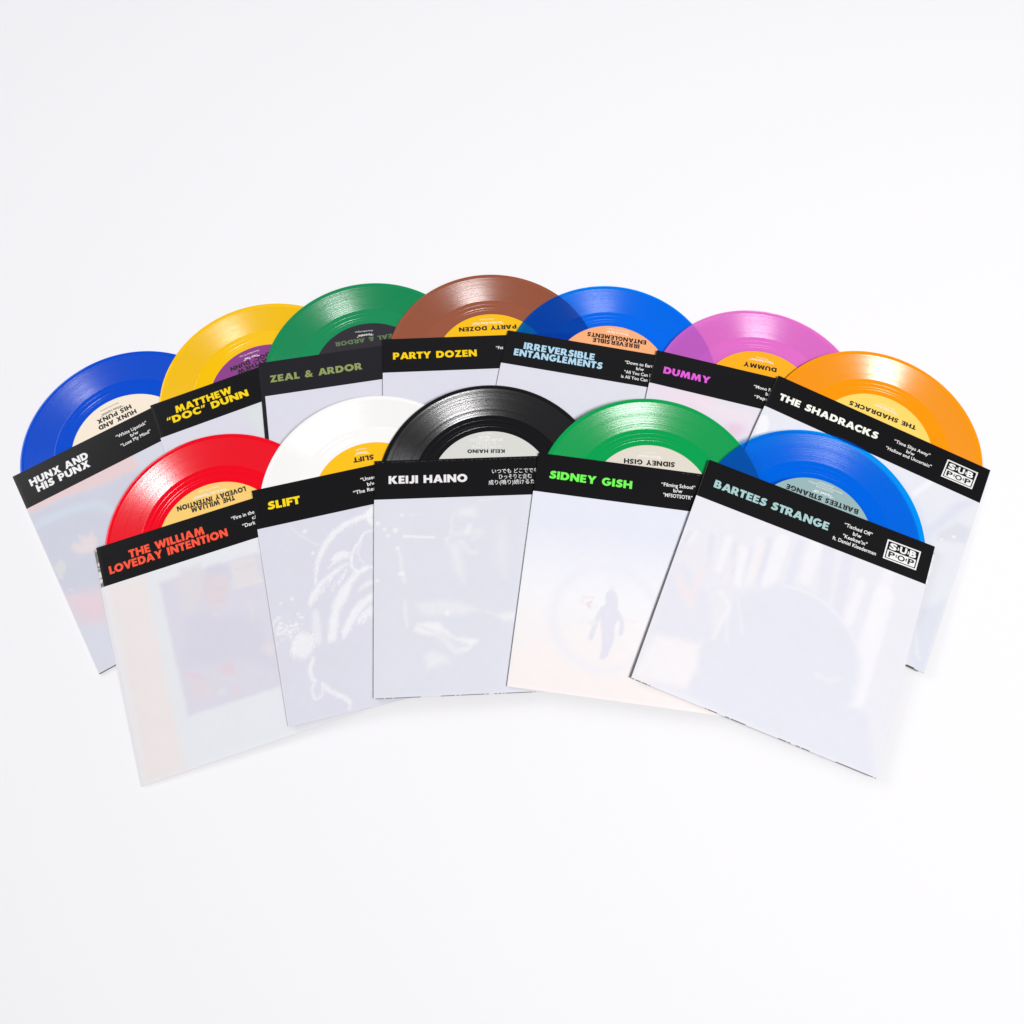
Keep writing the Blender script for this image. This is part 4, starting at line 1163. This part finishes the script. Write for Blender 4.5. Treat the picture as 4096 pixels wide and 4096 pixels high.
def make_sleeve(key):
    s = SPEC[key]
    # the Empty stands under the middle of the sleeve; its parts are drawn from the top left corner
    root = thing('record_sleeve', SLEEVE_LABEL[key], 'record sleeve', 'seven inch record sleeves fanned out on white paper',
                 frame(key) @ Matrix.Translation((W/2*MM, -H/2*MM, 0)))
    card = card_mesh(root, M_CHARCOAL if key == 'zeal' else M_BAND)
    vel = vellum_mesh(key, root)
    for o in (card, vel):
        o.location = (-W/2*MM, H/2*MM, 0)
    t = Lettering(1.94)
    for txt, p, q in s['title']:
        t.caps(txt, p, q, 6.4)
    t.build('title_lettering', principled('title_ink', alb(s['ink'], .95), .5, .3), card)
    if s['songs']:
        g = Lettering(1.94)
        for txt, p, q in s['songs']:
            g.small(txt, p, q, 3.0 if key != 'keiji' else 3.1, .015 if key != 'keiji' else .003)
        g.build('song_lettering', M_WHITE_INK, card)
    if 'logo' in s:
        logo(s['logo'], card, 1.94)
    if key in ('william', 'bartees'):   # worn back of the card shows past the band
        fl = ([(-2.2, -1.2, .55), (0, -.6, .55), (0, -BAND, .55), (-2.4, -BAND, .55)] if key == 'william' else
              [(W, -4, .9), (W+1.3, -4.5, .9), (W+1.5, -BAND+1, .9), (W, -BAND+.5, .9)][::-1])
        v = [(x*MM, y*MM, z*MM) for x, y, z in fl] + [(x*MM, y*MM, (z-.25)*MM) for x, y, z in fl]
        m = principled('worn_card', (.55, .53, .48), .8, .2)
        nt = m.node_tree
        nz = node(nt, 'ShaderNodeTexNoise')
        nz.inputs['Scale'].default_value = 260
        cr = node(nt, 'ShaderNodeValToRGB')
        cr.color_ramp.elements[0].position, cr.color_ramp.elements[1].position = .47, .58
        cr.color_ramp.elements[0].color, cr.color_ramp.elements[1].color = (.2, .19, .17, 1), (.70, .69, .67, 1)
        if key == 'bartees':
            cr.color_ramp.elements[0].position, cr.color_ramp.elements[1].position = .36, .44
            cr.color_ramp.elements[0].color, cr.color_ramp.elements[1].color = (.45, .44, .43, 1), (.84, .84, .86, 1)
        tc = node(nt, 'ShaderNodeTexCoord')
        nt.links.new(tc.outputs['Object'], nz.inputs['Vector'])
        nt.links.new(nz.outputs['Fac'], cr.inputs[0])
        nt.links.new(cr.outputs[0], nt.nodes['Principled BSDF'].inputs['Base Color'])
        mesh_obj('back_flap', v, [(3, 2, 1, 0), (4, 5, 6, 7), (0, 1, 5, 4), (1, 2, 6, 5), (2, 3, 7, 6), (3, 0, 4, 7)], m, card)
    if key in ('keiji', 'sidney'):   # rubbed fold just under the mouth of the sleeve
        rng = random.Random(5)
        v, f, x = [], [], 4.0
        x, x1 = (2.0, W-4) if key == 'keiji' else (112.0, 132.0)
        while x < x1:
            l = rng.uniform(.3, 1.6)
            y = -1.5 + rng.uniform(-.12, .12)
            n0 = len(v)
            v += [(x*MM, (y-.09)*MM, 1.93*MM), ((x+l)*MM, (y-.09)*MM, 1.93*MM), ((x+l)*MM, (y+.09)*MM, 1.93*MM), (x*MM, (y+.09)*MM, 1.93*MM)]
            f.append((n0, n0+1, n0+2, n0+3))
            x += l + rng.uniform(.2, 3.0)
        mesh_obj('fold_scuff', v, f, principled('rubbed_card', (.16, .16, .17), .7, .2), card)
    return root


# ------------------------------------------------------------------ records
def make_record(key):
    s = SPEC[key]
    x, y, t, u, v, *_ = LAYOUT[key]
    root = thing('vinyl_record', RECORD_LABEL[key], 'record', 'coloured seven inch records half out of their sleeves',
                 frame(key) @ Matrix.Translation((u*MM, v*MM, .40*MM)))
    # half profile: radius, height of the upper face above the underside (1.1 mm thick), 1 = cut with grooves
    top = [(3.6, 1.02, 0), (4.2, 1.08, 0), (47.0, 1.08, 0), (47.6, 1.04, 0), (51.2, 1.04, 1), (51.4, 1.04, 0), (53.4, 1.04, 1), (53.65, 1.04, 0), (57.1, 1.04, 1),
           (57.3, 1.04, 0), (60.6, 1.04, 0), (60.9, 1.00, 1), (84.2, 1.00, 0), (84.8, 1.06, 0), (86.2, 1.12, 0), (87.1, 1.02, 0), (87.4, .80, 0), (87.5, .55, 0)]
    prof = top + [(87.4, .30, 0), (87.0, .08, 0), (86.0, 0, 0), (60, 0.03, 0), (4.2, 0, 0), (3.6, .08, 0)]
    n, m = 240, len(prof)
    verts, faces, fm = [], [], []
    for k in range(n):
        a = 2*math.pi*k/n
        for r, z, _ in prof:
            verts.append((r*math.cos(a)*MM, r*math.sin(a)*MM, z*MM))
    for k in range(n):
        for j in range(m):
            j2, k2 = (j+1) % m, (k+1) % n
            faces.append((k*m+j, k*m+j2, k2*m+j2, k2*m+j))
            fm.append(prof[j][2])
    faces = [(f[0], f[1], f[2], f[3]) for f in faces]
    c = alb(s['rec'], .98)
    if key == 'keiji':
        c = (.006, .006, .007)
    kw = dict(clear=s.get('clear', 0), tint=s.get('tint'), uneven=.62 if key == 'keiji' else .15)
    disc = mesh_obj('vinyl_disc', verts, faces, [vinyl('smooth_vinyl', c, False, **kw), vinyl('grooved_vinyl', c, True, **kw)], root, fm)
    # paper label with its printing
    lv, lf = [], []
    N = 160
    for r, z in ((3.7, 1.16), (47.2, 1.16), (47.2, 1.05)):
        for k in range(N):
            a = 2*math.pi*k/N
            lv.append((r*math.cos(a)*MM, r*math.sin(a)*MM, z*MM))
    for k in range(N):
        k2 = (k+1) % N
        lf.append((k, N+k, N+k2, k2))
        lf.append((N+k, 2*N+k, 2*N+k2, N+k2))
    paper = paper_grain(principled('label_paper', alb(s['lab'], .92), .5, .35), 900, .1)
    lab = mesh_obj('centre_label', lv, lf, paper, root)
    big, sm = Lettering(1.19), Lettering(1.19)
    cap = s.get('cap', 4.2)
    for txt, kind, x0, y0, x1, y1 in LABEL_LINES[key]:
        if kind == 'N':
            big.caps(txt, (x0, y0), (x1, y1), cap)
        else:
            sm.small(txt, (x0, y0), (x1, y1), {'s': 2.3, 't': 1.3, 'j': 2.1}[kind], .02 if kind == 's' else .004)
    big.build('name_lettering', principled('label_ink', alb(s['labink'], .9), .5, .3) if 'labink' in s else M_BLACK_INK, lab)
    if sm.v:
        black = key == 'hunx'
        sm.build('small_lettering', M_BLACK_INK if black else M_WHITE_INK, lab)
    return root


for key in LAYOUT:
    make_sleeve(key)
    make_record(key)
